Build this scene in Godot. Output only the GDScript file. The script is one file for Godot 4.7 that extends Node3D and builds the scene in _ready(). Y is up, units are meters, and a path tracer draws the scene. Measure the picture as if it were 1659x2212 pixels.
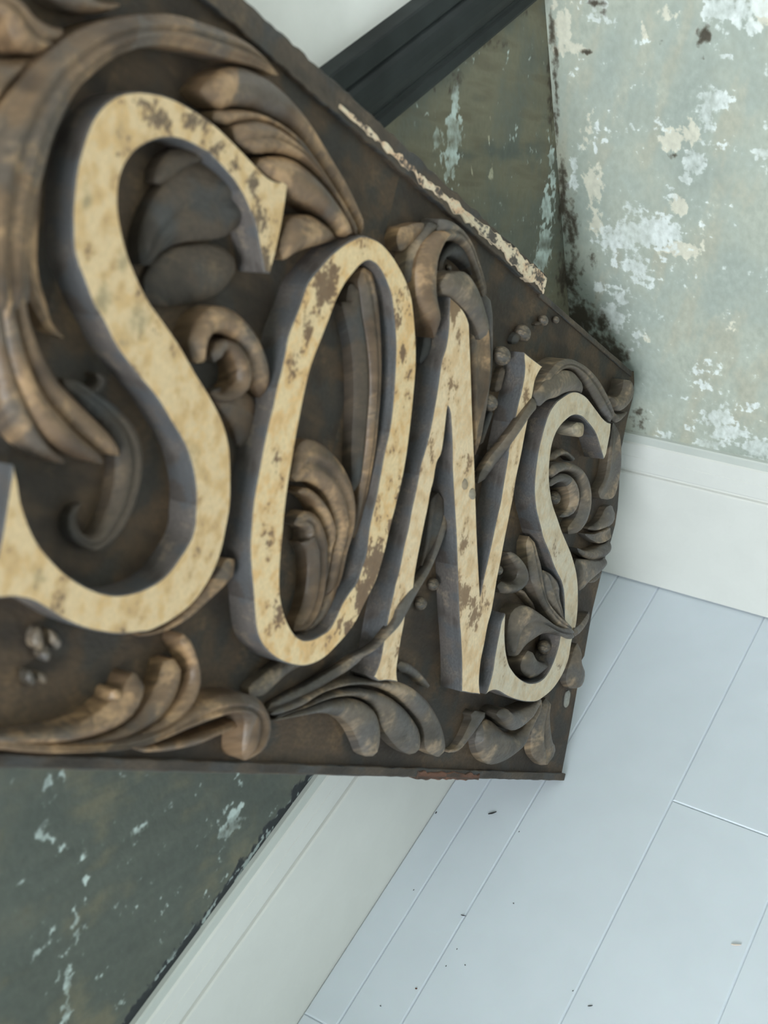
extends Node3D
# A carved wooden shop sign leaning in the corner of an old room: its end stands on the
# painted boards, its upper edge rests against the far wall and the dado rail.

var mats := {}
var counts := {}

func _ready() -> void:
	camera_and_light()
	make_materials()
	build_room()
	build_sign()
	build_litter()
	build_blocker()

# ---------------------------------------------------------------- camera, sky, light
func camera_and_light() -> void:
	var cam := Camera3D.new()
	cam.name = "camera"
	cam.transform = Transform3D(Basis(Vector3(0.838809, -0.163506, -0.519292), Vector3(-0.237986, 0.747755, -0.619859), Vector3(0.489654, 0.643528, 0.588312)), Vector3(0.618800, 1.300000, 1.191580))
	cam.fov = 45.5651
	cam.near = 0.05
	cam.far = 60.0
	var at := CameraAttributesPhysical.new()
	at.frustum_focal_length = 28.6
	at.frustum_focus_distance = 1.42
	at.exposure_aperture = 4.0
	cam.attributes = at
	add_child(cam)
	cam.make_current()
	var e := Environment.new()
	e.background_mode = Environment.BG_SKY
	var sk := ProceduralSkyMaterial.new()
	sk.sky_top_color = Color(0.62, 0.72, 0.85)
	sk.sky_horizon_color = Color(0.84, 0.88, 0.92)
	sk.ground_bottom_color = Color(0.42, 0.43, 0.42)
	sk.ground_horizon_color = Color(0.7, 0.73, 0.74)
	var sky := Sky.new()
	sky.sky_material = sk
	e.sky = sky
	e.tonemap_mode = Environment.TONE_MAPPER_LINEAR
	e.tonemap_exposure = 1.0
	e.sdfgi_enabled = true
	e.ssao_enabled = true
	e.ssil_enabled = true
	var we := WorldEnvironment.new()
	we.name = "world_environment"
	we.environment = e
	add_child(we)
	# daylight that enters by the two windows of the room
	day("daylight_end_window", Vector3(0.95, 1.85, 4.1), Vector3(0, 0, -1), Vector2(1.3, 1.4), 14.0)
	day("daylight_side_window", Vector3(3.5, 1.85, 2.1), Vector3(-1, 0, 0), Vector2(1.3, 1.4), 1.0)

func day(called: String, at: Vector3, towards: Vector3, size: Vector2, energy: float) -> void:
	var l := AreaLight3D.new()
	l.name = called
	l.area_size = size
	l.light_energy = energy
	l.light_color = Color(0.955, 0.98, 1.0)
	l.area_range = 12.0
	l.area_attenuation = 2.0
	l.shadow_enabled = true
	add_child(l)
	l.look_at_from_position(at, at + towards, Vector3.UP)

# ---------------------------------------------------------------- small helpers
func numbered(called: String) -> String:
	counts[called] = counts.get(called, -1) + 1
	return called if counts[called] == 0 else "%s_%03d" % [called, counts[called]]

func put(st: SurfaceTool, called: String, m: Material, parent: Node) -> MeshInstance3D:
	st.generate_normals()
	if m is StandardMaterial3D and (m as StandardMaterial3D).normal_enabled:
		st.generate_tangents()
	var o := MeshInstance3D.new()
	o.mesh = st.commit()
	o.material_override = m
	o.name = called
	o.cast_shadow = GeometryInstance3D.SHADOW_CASTING_SETTING_ON
	parent.add_child(o, true)
	return o

func new_st() -> SurfaceTool:
	var st := SurfaceTool.new()
	st.begin(Mesh.PRIMITIVE_TRIANGLES)
	return st

func base(called: String, kind := "", label := "", category := "", group := "") -> Node3D:
	var n := Node3D.new()
	n.name = numbered(called)
	add_child(n)
	if kind: n.set_meta("kind", kind)
	if label: n.set_meta("label", label)
	if category: n.set_meta("category", category)
	if group: n.set_meta("group", group)
	return n

func tri(st: SurfaceTool, a: Vector3, b: Vector3, c: Vector3, ua: Vector2, ub: Vector2, uc: Vector2) -> void:
	st.set_uv(ua); st.add_vertex(a)
	st.set_uv(ub); st.add_vertex(b)
	st.set_uv(uc); st.add_vertex(c)

func quad(st: SurfaceTool, a: Vector3, b: Vector3, c: Vector3, d: Vector3, s := 1.0) -> void:
	# a b c d clockwise from the front; uv laid over the larger two axes in metres
	var n := (b - a).cross(c - a).abs()
	var f := func(p: Vector3) -> Vector2:
		if n.x >= n.y and n.x >= n.z: return Vector2(p.z, -p.y) * s
		if n.y >= n.z: return Vector2(p.x, p.z) * s
		return Vector2(p.x, -p.y) * s
	tri(st, a, b, c, f.call(a), f.call(b), f.call(c))
	tri(st, a, c, d, f.call(a), f.call(c), f.call(d))

func add_box(st: SurfaceTool, lo: Vector3, hi: Vector3, bevel := 0.0) -> void:
	# a box whose upper edges are chamfered by bevel
	st.set_smooth_group(-1)
	var b := bevel
	var y1 := hi.y - b
	var p := func(x: float, y: float, z: float) -> Vector3: return Vector3(x, y, z)
	var l := lo
	var h := hi
	quad(st, p.call(l.x, y1, l.z), p.call(h.x, y1, l.z), p.call(h.x, l.y, l.z), p.call(l.x, l.y, l.z))
	quad(st, p.call(h.x, y1, h.z), p.call(l.x, y1, h.z), p.call(l.x, l.y, h.z), p.call(h.x, l.y, h.z))
	quad(st, p.call(l.x, y1, h.z), p.call(l.x, y1, l.z), p.call(l.x, l.y, l.z), p.call(l.x, l.y, h.z))
	quad(st, p.call(h.x, y1, l.z), p.call(h.x, y1, h.z), p.call(h.x, l.y, h.z), p.call(h.x, l.y, l.z))
	quad(st, p.call(l.x, l.y, l.z), p.call(h.x, l.y, l.z), p.call(h.x, l.y, h.z), p.call(l.x, l.y, h.z))
	quad(st, p.call(l.x + b, h.y, h.z - b), p.call(h.x - b, h.y, h.z - b), p.call(h.x - b, h.y, l.z + b), p.call(l.x + b, h.y, l.z + b))
	if b > 0.0:
		quad(st, p.call(l.x + b, h.y, l.z + b), p.call(h.x - b, h.y, l.z + b), p.call(h.x, y1, l.z), p.call(l.x, y1, l.z))
		quad(st, p.call(h.x - b, h.y, h.z - b), p.call(l.x + b, h.y, h.z - b), p.call(l.x, y1, h.z), p.call(h.x, y1, h.z))
		quad(st, p.call(l.x + b, h.y, h.z - b), p.call(l.x + b, h.y, l.z + b), p.call(l.x, y1, l.z), p.call(l.x, y1, h.z))
		quad(st, p.call(h.x - b, h.y, l.z + b), p.call(h.x - b, h.y, h.z - b), p.call(h.x, y1, h.z), p.call(h.x, y1, l.z))

func box(called: String, lo: Vector3, hi: Vector3, m: Material, parent: Node, bevel := 0.0) -> MeshInstance3D:
	var st := new_st()
	add_box(st, lo, hi, bevel)
	return put(st, called, m, parent)

func moulding(called: String, prof: Array, along_x: bool, a: float, b: float, m: Material, parent: Node) -> MeshInstance3D:
	# prof: [out from the wall, height] from bottom to top, closed to the wall behind
	var st := new_st()
	st.set_smooth_group(-1)
	var at := func(i: int, t: float) -> Vector3:
		var q: Array = prof[i]
		return Vector3(t, q[1], q[0]) if along_x else Vector3(q[0], q[1], t)
	for i in prof.size() - 1:
		if along_x: quad(st, at.call(i + 1, a), at.call(i + 1, b), at.call(i, b), at.call(i, a))
		else: quad(st, at.call(i + 1, b), at.call(i + 1, a), at.call(i, a), at.call(i, b))
	return put(st, called, m, parent)

# ---------------------------------------------------------------- materials
func noise(sd: int, freq: float, oct := 4) -> FastNoiseLite:
	var n := FastNoiseLite.new()
	n.noise_type = FastNoiseLite.TYPE_SIMPLEX_SMOOTH
	n.seed = sd
	n.frequency = freq
	n.fractal_type = FastNoiseLite.FRACTAL_FBM
	n.fractal_octaves = oct
	return n

func sm(a: float, b: float, x: float) -> float:
	var t := clampf((x - a) / (b - a), 0.0, 1.0)
	return t * t * (3.0 - 2.0 * t)

func image_material(w: int, h: int, rgb: PackedByteArray, height: PackedByteArray, bump: float, rough: float) -> StandardMaterial3D:
	var m := StandardMaterial3D.new()
	m.albedo_texture = ImageTexture.create_from_image(Image.create_from_data(w, h, false, Image.FORMAT_RGB8, rgb))
	if bump > 0.0:
		var hi := Image.create_from_data(w, h, false, Image.FORMAT_L8, height)
		hi.convert(Image.FORMAT_RGBA8)
		hi.bump_map_to_normal_map(bump)
		m.normal_enabled = true
		m.normal_texture = ImageTexture.create_from_image(hi)
	m.roughness = rough
	return m

func wood(sd: int, dark: Color, mid: Color, light: Color, cool: Color, worn: float, rough: float) -> StandardMaterial3D:
	# old stained timber, hand-polished: soft rubbed patches, cooler grimy patches, faint grain and nicks
	var s := 512
	var a := noise(sd, 0.0055, 4)
	var g := noise(sd + 1, 0.02, 3)
	var c := noise(sd + 2, 0.007, 4)
	var f := noise(sd + 3, 0.11, 2)
	var e := noise(sd + 4, 0.016, 4)
	var rgb := PackedByteArray(); rgb.resize(s * s * 3)
	var hh := PackedByteArray(); hh.resize(s * s)
	var i := 0
	for y in s:
		for x in s:
			var grain := g.get_noise_2d(x * 0.4, y * 2.4)
			var n := a.get_noise_2d(x, y * 1.3) + 0.14 * grain
			var fine := f.get_noise_2d(x * 0.7, y)
			var k := c.get_noise_2d(x, y)
			var r := e.get_noise_2d(x, y)
			var col := mid.lerp(dark, sm(-0.1, 0.5, -n + 0.1 * fine))
			col = col.lerp(cool, 0.8 * sm(-0.02, 0.4, k + 0.12 * r))
			col = col.lerp(light, 0.75 * sm(0.4 - worn, 1.25 - worn, r + 0.8 * n + 0.22 * fine - 0.4 * k))
			var v := 1.0 + 0.09 * fine + 0.05 * grain
			rgb[i * 3] = int(clampf(col.r * v, 0, 1) * 255)
			rgb[i * 3 + 1] = int(clampf(col.g * v, 0, 1) * 255)
			rgb[i * 3 + 2] = int(clampf(col.b * v, 0, 1) * 255)
			hh[i] = int(clampf(0.5 + 0.12 * grain + 0.22 * fine + 0.25 * r, 0, 1) * 255)
			i += 1
	return image_material(s, s, rgb, hh, 1.6, rough)

func gilt(sd: int, pale: Color, gold: Color, bare: Color, soil: Color, loss: float, marks: Array = [], lo := Vector2.ZERO, turned := false) -> StandardMaterial3D:
	# worn cream and ochre paint on a 360 mm square: soft stains along the grain, losses and grime where marks lie
	var s := 640
	var hi := lo + Vector2(360, 360)
	var gw := s / 8 + 2
	var gl := mark_grid(marks, "l", s, s, lo, hi)
	var gs := mark_grid(marks, "s", s, s, lo, hi)
	var a := noise(sd, 0.012, 5)
	var b := noise(sd + 1, 0.031, 5)
	var c := noise(sd + 2, 0.12, 3)
	var d := noise(sd + 3, 0.009, 4)
	var rgb := PackedByteArray(); rgb.resize(s * s * 3)
	var hh := PackedByteArray(); hh.resize(s * s)
	var i := 0
	for y in s:
		var fy := y / 8.0
		var y0 := int(fy)
		fy -= y0
		for x in s:
			var fx := x / 8.0
			var x0 := int(fx)
			fx -= x0
			var k := y0 * gw + x0
			var ml := lerpf(lerpf(gl[k], gl[k + 1], fx), lerpf(gl[k + gw], gl[k + gw + 1], fx), fy)
			var ms := lerpf(lerpf(gs[k], gs[k + 1], fx), lerpf(gs[k + gw], gs[k + gw + 1], fx), fy)
			var px: float = y if turned else x
			var py: float = x if turned else y
			var n1 := a.get_noise_2d(px * 1.15, py * 0.75)
			var n2 := b.get_noise_2d(px, py * 0.8)
			var n3 := c.get_noise_2d(px, py * 0.8)
			var n4 := d.get_noise_2d(x, y)
			var col := pale.lerp(gold, sm(-0.3, 0.4, n2 + 0.25 * n3 + 0.3 * n4))
			col = col.lerp(bare, 0.22 * sm(0.0, 0.7, 0.7 * n2 + 0.6 * n1 + 0.3 * n3))
			col = col.lerp(soil, 0.8 * sm(0.30, 0.85, ms + 0.35 * n4 + 0.45 * n2 + 0.25 * n3))
			var gone := sm(0.48, 0.80, ml + loss + 0.45 * n1 + 0.55 * n2 + 0.4 * n3)
			col = col.lerp(bare, 0.85 * gone)
			var v := 1.0 + 0.07 * n3
			rgb[i * 3] = int(clampf(col.r * v, 0, 1) * 255)
			rgb[i * 3 + 1] = int(clampf(col.g * v, 0, 1) * 255)
			rgb[i * 3 + 2] = int(clampf(col.b * v, 0, 1) * 255)
			hh[i] = int(clampf(0.6 - 0.16 * gone + 0.12 * n3, 0, 1) * 255)
			i += 1
	var m := image_material(s, s, rgb, hh, 0.8, 0.56)
	m.uv1_scale = Vector3.ONE / 360.0
	m.uv1_offset = Vector3(-lo.x / 360.0, hi.y / 360.0, 0)
	return m

func mark_grid(marks: Array, kind: String, w: int, h: int, lo: Vector2, hi: Vector2) -> PackedFloat32Array:
	# how strongly marks of one kind (stains, scrapes, losses, painted shade) cover each 8 x 8 cell of a surface
	var gw := w / 8 + 2
	var gh := h / 8 + 2
	var arr := PackedFloat32Array(); arr.resize(gw * gh)
	for mk in marks:
		if mk[7] != kind: continue
		var e1 := Vector2(mk[2], mk[3])
		var e2 := Vector2(mk[4], mk[5])
		var det := e1.x * e2.y - e1.y * e2.x
		var ext := (absf(e1.x) + absf(e2.x)) * 1.9
		var exty := (absf(e1.y) + absf(e2.y)) * 1.9
		var ix0 := maxi(0, int((mk[0] - ext - lo.x) / (hi.x - lo.x) * w / 8))
		var ix1 := mini(gw - 1, int((mk[0] + ext - lo.x) / (hi.x - lo.x) * w / 8) + 1)
		var iy0 := maxi(0, int((hi.y - mk[1] - exty) / (hi.y - lo.y) * h / 8))
		var iy1 := mini(gh - 1, int((hi.y - mk[1] + exty) / (hi.y - lo.y) * h / 8) + 1)
		for iy in range(iy0, iy1 + 1):
			for ix in range(ix0, ix1 + 1):
				var p := Vector2(lo.x + ix * 8.0 / w * (hi.x - lo.x) - mk[0], hi.y - iy * 8.0 / h * (hi.y - lo.y) - mk[1])
				var q := Vector2((p.x * e2.y - p.y * e2.x) / det, (e1.x * p.y - e1.y * p.x) / det)
				var v: float = mk[6] * exp(-1.1 * q.length_squared())
				arr[iy * gw + ix] = maxf(arr[iy * gw + ix], v)
	return arr

func plaster(sd: int, w: int, h: int, lo: Vector2, hi: Vector2, marks: Array, cols: Dictionary, stroke: float, turn: float) -> StandardMaterial3D:
	# old wall paint on plaster with scraped filler, bare patches, mould and painted-in shade, each where it is on the wall
	var gw := w / 8 + 2
	var gwh := mark_grid(marks, "w", w, h, lo, hi)
	var gcr := mark_grid(marks, "c", w, h, lo, hi)
	var g_dirt_shade := mark_grid(marks, "d", w, h, lo, hi)
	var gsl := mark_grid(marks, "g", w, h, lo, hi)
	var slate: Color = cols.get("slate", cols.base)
	var a := noise(sd, 0.0045, 4)
	var b := noise(sd + 1, 0.018, 5)
	var c := noise(sd + 2, 0.08, 4)
	var d := noise(sd + 3, 0.011, 4)
	var f := noise(sd + 4, 0.035, 3)
	var k1 := (hi.x - lo.x) / w / 0.00082      # noise is laid out at 0.82 mm a step
	var rgb := PackedByteArray(); rgb.resize(w * h * 3)
	var hh := PackedByteArray(); hh.resize(w * h)
	var base_c: Color = cols.base
	var alt: Color = cols.alt
	var warm: Color = cols.warm
	var white: Color = cols.white
	var cream: Color = cols.cream
	var dirt: Color = cols.dirt
	var ct := cos(turn)
	var sn := sin(turn)
	var edge: float = cols.get("edge", -1.0)
	var i := 0
	for yy in h:
		var fy := yy / 8.0
		var y0 := int(fy)
		fy -= y0
		var y := yy * k1
		var high := hi.y - (hi.y - lo.y) * yy / h
		for xx in w:
			var fx := xx / 8.0
			var x0 := int(fx)
			fx -= x0
			var x := xx * k1
			var k := y0 * gw + x0
			var mw := lerpf(lerpf(gwh[k], gwh[k + 1], fx), lerpf(gwh[k + gw], gwh[k + gw + 1], fx), fy)
			var mc := lerpf(lerpf(gcr[k], gcr[k + 1], fx), lerpf(gcr[k + gw], gcr[k + gw + 1], fx), fy)
			var md := lerpf(lerpf(g_dirt_shade[k], g_dirt_shade[k + 1], fx), lerpf(g_dirt_shade[k + gw], g_dirt_shade[k + gw + 1], fx), fy)
			var n1 := a.get_noise_2d(x, y)
			var n2 := b.get_noise_2d(x, y * 0.8)
			var n3 := c.get_noise_2d(x, y * 0.7)
			# brush strokes run across the wall at an angle
			var n4 := d.get_noise_2d((x * ct - y * sn) * 0.4, (x * sn + y * ct) * (1.0 + stroke))
			var n5 := f.get_noise_2d(x * 0.35, y * 1.7)
			var col := base_c.lerp(alt, sm(-0.4, 0.4, n1 + 0.45 * n2 + 0.2 * n3))
			col = col.lerp(warm, 0.6 * sm(0.0, 0.55, n4 - 0.3 * n1 + 0.2 * n3))
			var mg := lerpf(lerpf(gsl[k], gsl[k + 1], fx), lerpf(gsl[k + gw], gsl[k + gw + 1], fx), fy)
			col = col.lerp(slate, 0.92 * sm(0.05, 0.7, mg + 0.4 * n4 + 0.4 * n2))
			var kw := sm(0.46, 0.80, mw + 0.55 * n2 + 0.6 * n3 + 0.5 * n5)
			var kc := sm(0.46, 0.70, mc + 0.50 * n2 + 0.42 * n3)
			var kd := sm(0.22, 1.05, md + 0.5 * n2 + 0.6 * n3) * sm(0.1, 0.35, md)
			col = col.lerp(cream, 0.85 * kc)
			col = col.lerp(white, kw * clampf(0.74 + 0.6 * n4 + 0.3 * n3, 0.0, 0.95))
			col = col.lerp(dirt, 0.88 * kd)  # mould and grime, with soft shadow by the sign painted in
			if edge > 0.0 and high < edge + 0.02:
				# a slopped line of near-black paint along the skirting, scratched through to white
				var ke := sm(edge + 0.004, edge - 0.001, high + 0.010 * n2 + 0.006 * n3)
				col = col.lerp(Color(0.16, 0.175, 0.185), ke)
				col = col.lerp(white, 0.8 * ke * sm(0.22, 0.40, n5 + 0.5 * n3))
			var v := 1.0 + 0.07 * n3 + 0.05 * n2 + 0.06 * stroke * n4
			rgb[i * 3] = int(clampf(col.r * v, 0, 1) * 255)
			rgb[i * 3 + 1] = int(clampf(col.g * v, 0, 1) * 255)
			rgb[i * 3 + 2] = int(clampf(col.b * v, 0, 1) * 255)
			hh[i] = int(clampf(0.42 + 0.14 * n2 + 0.12 * n3 + 0.14 * kw + 0.1 * kc, 0, 1) * 255)
			i += 1
	var m := image_material(w, h, rgb, hh, 2.2, 0.72)
	var size := hi - lo
	m.uv1_scale = Vector3(1.0 / size.x, 1.0 / size.y, 1)
	m.uv1_offset = Vector3(-lo.x / size.x, hi.y / size.y, 0)
	return m

func paint(c: Color, rough: float, sd: int, vary := 0.04, scale := 1.6) -> StandardMaterial3D:
	# brushed household paint: slight tone and gloss changes
	var m := StandardMaterial3D.new()
	var t := NoiseTexture2D.new()
	t.width = 512; t.height = 512; t.seamless = true
	var n := noise(sd, 0.012, 5)
	t.noise = n
	var g := Gradient.new()
	g.set_color(0, c.darkened(vary))
	g.set_color(1, c.lightened(vary))
	t.color_ramp = g
	m.albedo_texture = t
	m.uv1_triplanar = true
	m.uv1_world_triplanar = true
	m.uv1_scale = Vector3.ONE * scale
	m.roughness = rough
	return m

func make_materials() -> void:
	mats.floor = paint(Color(0.865, 0.895, 0.93), 0.42, 11, 0.02)
	mats.skirting = paint(Color(0.885, 0.885, 0.865), 0.45, 12, 0.02)
	mats.bead = paint(Color(0.80, 0.815, 0.79), 0.55, 13, 0.04)
	mats.rail = paint(Color(0.085, 0.108, 0.11), 0.5, 14, 0.12)
	mats.rail.metallic_specular = 0.3
	mats.upper = paint(Color(0.935, 0.93, 0.91), 0.6, 15, 0.04, 2.2)
	mats.plain = paint(Color(0.69, 0.715, 0.67), 0.7, 16, 0.03)
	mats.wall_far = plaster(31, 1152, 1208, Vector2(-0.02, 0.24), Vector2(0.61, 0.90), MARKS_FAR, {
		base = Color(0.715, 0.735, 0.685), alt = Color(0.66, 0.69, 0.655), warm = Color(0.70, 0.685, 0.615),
		white = Color(0.875, 0.895, 0.885), cream = Color(0.87, 0.85, 0.78), dirt = Color(0.24, 0.21, 0.165)}, 0.4, 1.3)  # dirt also colours the shade painted beside the sign
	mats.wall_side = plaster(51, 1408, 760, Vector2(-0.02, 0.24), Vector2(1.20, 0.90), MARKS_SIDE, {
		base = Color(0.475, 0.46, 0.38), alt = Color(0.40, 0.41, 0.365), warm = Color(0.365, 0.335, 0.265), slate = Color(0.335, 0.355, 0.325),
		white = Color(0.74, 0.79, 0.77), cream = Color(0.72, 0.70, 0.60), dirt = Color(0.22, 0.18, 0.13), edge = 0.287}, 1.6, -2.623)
	mats.board = wood(71, Color(0.185, 0.145, 0.105), Color(0.29, 0.228, 0.162), Color(0.39, 0.31, 0.215), Color(0.20, 0.187, 0.17), 0.1, 0.72)
	mats.warm = wood(81, Color(0.30, 0.235, 0.175), Color(0.455, 0.365, 0.275), Color(0.68, 0.55, 0.405), Color(0.345, 0.31, 0.28), 0.36, 0.48)
	mats.grey = wood(91, Color(0.26, 0.235, 0.205), Color(0.38, 0.335, 0.285), Color(0.62, 0.53, 0.425), Color(0.33, 0.315, 0.305), 0.32, 0.48)
	mats.dark = wood(101, Color(0.20, 0.17, 0.14), Color(0.30, 0.255, 0.21), Color(0.42, 0.35, 0.27), Color(0.25, 0.25, 0.25), 0.1, 0.66)
	mats.pale = wood(111, Color(0.45, 0.40, 0.33), Color(0.62, 0.55, 0.45), Color(0.74, 0.67, 0.56), Color(0.5, 0.48, 0.44), 0.3, 0.7)
	mats.raw = wood(121, Color(0.26, 0.175, 0.13), Color(0.43, 0.29, 0.225), Color(0.56, 0.42, 0.33), Color(0.25, 0.21, 0.18), 0.2, 0.85)
	mats.flaked = gilt(131, Color(0.88, 0.81, 0.70), Color(0.86, 0.70, 0.56), Color(0.24, 0.22, 0.21), Color(0.55, 0.47, 0.39), 0.50, [], Vector2.ZERO, true)
	mats.side = wood(141, Color(0.29, 0.265, 0.25), Color(0.37, 0.345, 0.33), Color(0.50, 0.445, 0.39), Color(0.32, 0.325, 0.335), 0.08, 0.5)
	mats.chalk = wood(125, Color(0.52, 0.51, 0.47), Color(0.63, 0.62, 0.58), Color(0.74, 0.73, 0.69), Color(0.58, 0.58, 0.56), 0.2, 0.9)
	mats.letter_a = gilt(151, Color(0.835, 0.73, 0.57), Color(0.80, 0.665, 0.47), Color(0.36, 0.295, 0.235), Color(0.60, 0.545, 0.425), 0.12, PAINT_LOSS, Vector2(-1040, 90))
	mats.letter_b = gilt(161, Color(0.87, 0.765, 0.595), Color(0.84, 0.685, 0.475), Color(0.40, 0.305, 0.225), Color(0.68, 0.565, 0.41), 0.2, PAINT_LOSS, Vector2(-860, 90))
	mats.letter_c = gilt(171, Color(0.87, 0.775, 0.635), Color(0.83, 0.705, 0.54), Color(0.48, 0.375, 0.27), Color(0.72, 0.64, 0.52), 0.16, PAINT_LOSS, Vector2(-630, 90))
	mats.letter_d = gilt(181, Color(0.785, 0.735, 0.645), Color(0.775, 0.695, 0.575), Color(0.50, 0.435, 0.355), Color(0.64, 0.605, 0.535), 0.1, PAINT_LOSS, Vector2(-400, 90))
	var g := StandardMaterial3D.new()
	g.albedo_color = Color(0.9, 0.95, 0.95, 0.08)
	g.transparency = BaseMaterial3D.TRANSPARENCY_ALPHA
	g.roughness = 0.03
	mats.glass = g

# ---------------------------------------------------------------- the room
func build_room() -> void:
	var W := -0.008                     # wall faces stand 8 mm behind the skirting faces
	var X1 := 3.6
	var Z1 := 4.2
	var H := 2.8
	# floor: a slab with painted boards that run along the side wall
	var fl := base("floor", "structure", "pale blue-white painted plank floor", "floor")
	box("subfloor", Vector3(-0.16, -0.12, -0.16), Vector3(X1 + 0.15, -0.0022, Z1 + 0.15), mats.floor, fl)
	var xs := [0.0, 0.0425, 0.1066, 0.2622, 0.41]
	while xs[-1] + 0.152 < X1: xs.append(xs[-1] + 0.152)
	xs.append(X1)
	var rng := RandomNumberGenerator.new()
	rng.seed = 5
	for k in xs.size() - 1:
		var cuts: Array = [-0.006]
		if k == 0: cuts.append(0.777)
		elif k == 3: cuts.append(0.337)
		elif k > 3: cuts.append(rng.randf_range(0.9, 2.4))
		cuts.append(Z1)
		for j in cuts.size() - 1:
			var gap := 0.0003
			var dy := rng.randf_range(-0.0006, 0.0)
			if k < 2: dy = -0.0002 * k
			box("floorboard", Vector3(xs[k] + gap, -0.02, cuts[j] + gap), Vector3(xs[k + 1] - gap, dy, cuts[j + 1] - gap), mats.floor, fl, 0.0016)
	# side wall (the sign leans along it): dark sage plaster below a dado rail, cream above
	var wl := base("wall_left", "structure", "flaking dark sage green plaster wall behind the sign", "wall")
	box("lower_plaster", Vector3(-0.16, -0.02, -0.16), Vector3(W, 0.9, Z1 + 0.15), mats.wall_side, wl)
	box("upper_plaster", Vector3(-0.16, 0.9, -0.16), Vector3(W, H, Z1 + 0.15), mats.upper, wl)
	var wr := base("wall_right", "structure", "pale sage wall with scraped white patches", "wall")
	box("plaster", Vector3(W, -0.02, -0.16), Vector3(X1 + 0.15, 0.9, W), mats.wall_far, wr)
	box("upper_plaster", Vector3(W, 0.9, -0.16), Vector3(X1 + 0.15, H, W), mats.upper, wr)
	# two walls behind the camera, each with a window opening
	window_wall("wall_back", true, Z1, -0.008, X1, 0.3, 1.6, 1.15, 2.55, H, "window_1")
	window_wall("wall_side", false, X1, -0.008, Z1, 1.4, 2.8, 1.15, 2.55, H, "window_2")
	var ce := base("ceiling", "structure", "plain white ceiling", "ceiling")
	box("plaster", Vector3(-0.16, H, -0.16), Vector3(X1 + 0.15, H + 0.12, Z1 + 0.15), mats.plain, ce)
	# skirtings
	for side in 2:
		var along: bool = side == 1
		var far: float = X1 if along else Z1
		var b := base("baseboard_right" if along else "baseboard_left", "structure", "cream white moulded skirting under the pale wall" if along else "cream white moulded skirting under the dark wall", "skirting")
		moulding("skirting_plank", [[-0.012, 0.0028 if along else -0.004], [0.0, 0.0028 if along else -0.004], [0.0, 0.2065], [-0.0015, 0.2085], [-0.006, 0.2095]], along, 0.0, far, mats.skirting, b)
		moulding("quirk", [[-0.0045, 0.2085], [-0.0055, 0.2165]], along, 0.0, far, mats.skirting, b)
		moulding("cap_moulding", [[-0.0055, 0.2145], [-0.0008, 0.2155], [0.0, 0.2175], [0.0, 0.239], [-0.0006, 0.2395], [-0.0006, 0.2405], [0.0, 0.241], [-0.0004, 0.2605], [-0.0025, 0.2625]], along, 0.0, far, mats.skirting, b)
		moulding("top_bead", [[-0.0025, 0.262], [-0.0022, 0.2735], [-0.0035, 0.2755], [-0.009, 0.276]], along, 0.0, far, mats.bead, b)
	# dado rail on the side wall
	var tr := base("trim_1", "structure", "dark green-black moulded dado rail on the side wall", "rail")
	moulding("rail_body", [[W - 0.001, 0.855], [0.004, 0.855], [0.0052, 0.858], [0.0052, 0.866], [0.003, 0.868], [0.003, 0.871], [0.0055, 0.874], [0.0085, 0.879], [0.0105, 0.885], [0.0115, 0.892], [0.0115, 0.899], [0.0105, 0.905], [0.0085, 0.909], [0.006, 0.911], [0.006, 0.9135]], false, W, Z1, mats.rail, tr)
	moulding("rail_fillet", [[0.006, 0.913], [0.0095, 0.914], [0.010, 0.916], [0.010, 0.931], [0.0088, 0.933], [W - 0.001, 0.934]], false, W, Z1, mats.rail, tr)

func window_wall(called: String, along_x: bool, at: float, a0: float, a1: float, w0: float, w1: float, y0: float, y1: float, h: float, wname: String) -> void:
	var w := base(called, "structure", "plain pale wall with a window", "wall")
	var T := 0.15
	var bx := func(n: String, p0: float, p1: float, q0: float, q1: float, d0: float, d1: float, m: Material, parent: Node) -> void:
		if along_x: box(n, Vector3(p0, q0, at + d0), Vector3(p1, q1, at + d1), m, parent)
		else: box(n, Vector3(at + d0, q0, p0), Vector3(at + d1, q1, p1), m, parent)
	bx.call("plaster", a0, w0, -0.02, h, 0.0, T, mats.plain, w)
	bx.call("plaster", w1, a1 + (0.15 if along_x else 0.0), -0.02, h, 0.0, T, mats.plain, w)
	bx.call("plaster", w0, w1, -0.02, y0, 0.0, T, mats.plain, w)
	bx.call("plaster", w0, w1, y1, h, 0.0, T, mats.plain, w)
	var n := base(wname, "structure", "white framed sash window letting in daylight", "window")
	var f := 0.05
	bx.call("window_frame", w0, w0 + f, y0, y1, 0.03, 0.1, mats.skirting, n)
	bx.call("window_frame", w1 - f, w1, y0, y1, 0.03, 0.1, mats.skirting, n)
	bx.call("window_frame", w0 + f, w1 - f, y0, y0 + f, 0.03, 0.1, mats.skirting, n)
	bx.call("window_frame", w0 + f, w1 - f, y1 - f, y1, 0.03, 0.1, mats.skirting, n)
	var xm := (w0 + w1) / 2.0
	var ym := (y0 + y1) / 2.0
	bx.call("glazing_bar", xm - 0.015, xm + 0.015, y0 + f, y1 - f, 0.045, 0.085, mats.skirting, n)
	bx.call("glazing_bar", w0 + f, w1 - f, ym - 0.015, ym + 0.015, 0.04, 0.09, mats.skirting, n)
	bx.call("pane", w0 + f, w1 - f, y0 + f, y1 - f, 0.062, 0.066, mats.glass, n)

# ---------------------------------------------------------------- the sign
func pts(flat: Array) -> PackedVector2Array:
	var r := PackedVector2Array()
	for i in range(0, flat.size(), 2): r.append(Vector2(flat[i], flat[i + 1]))
	return r

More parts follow.
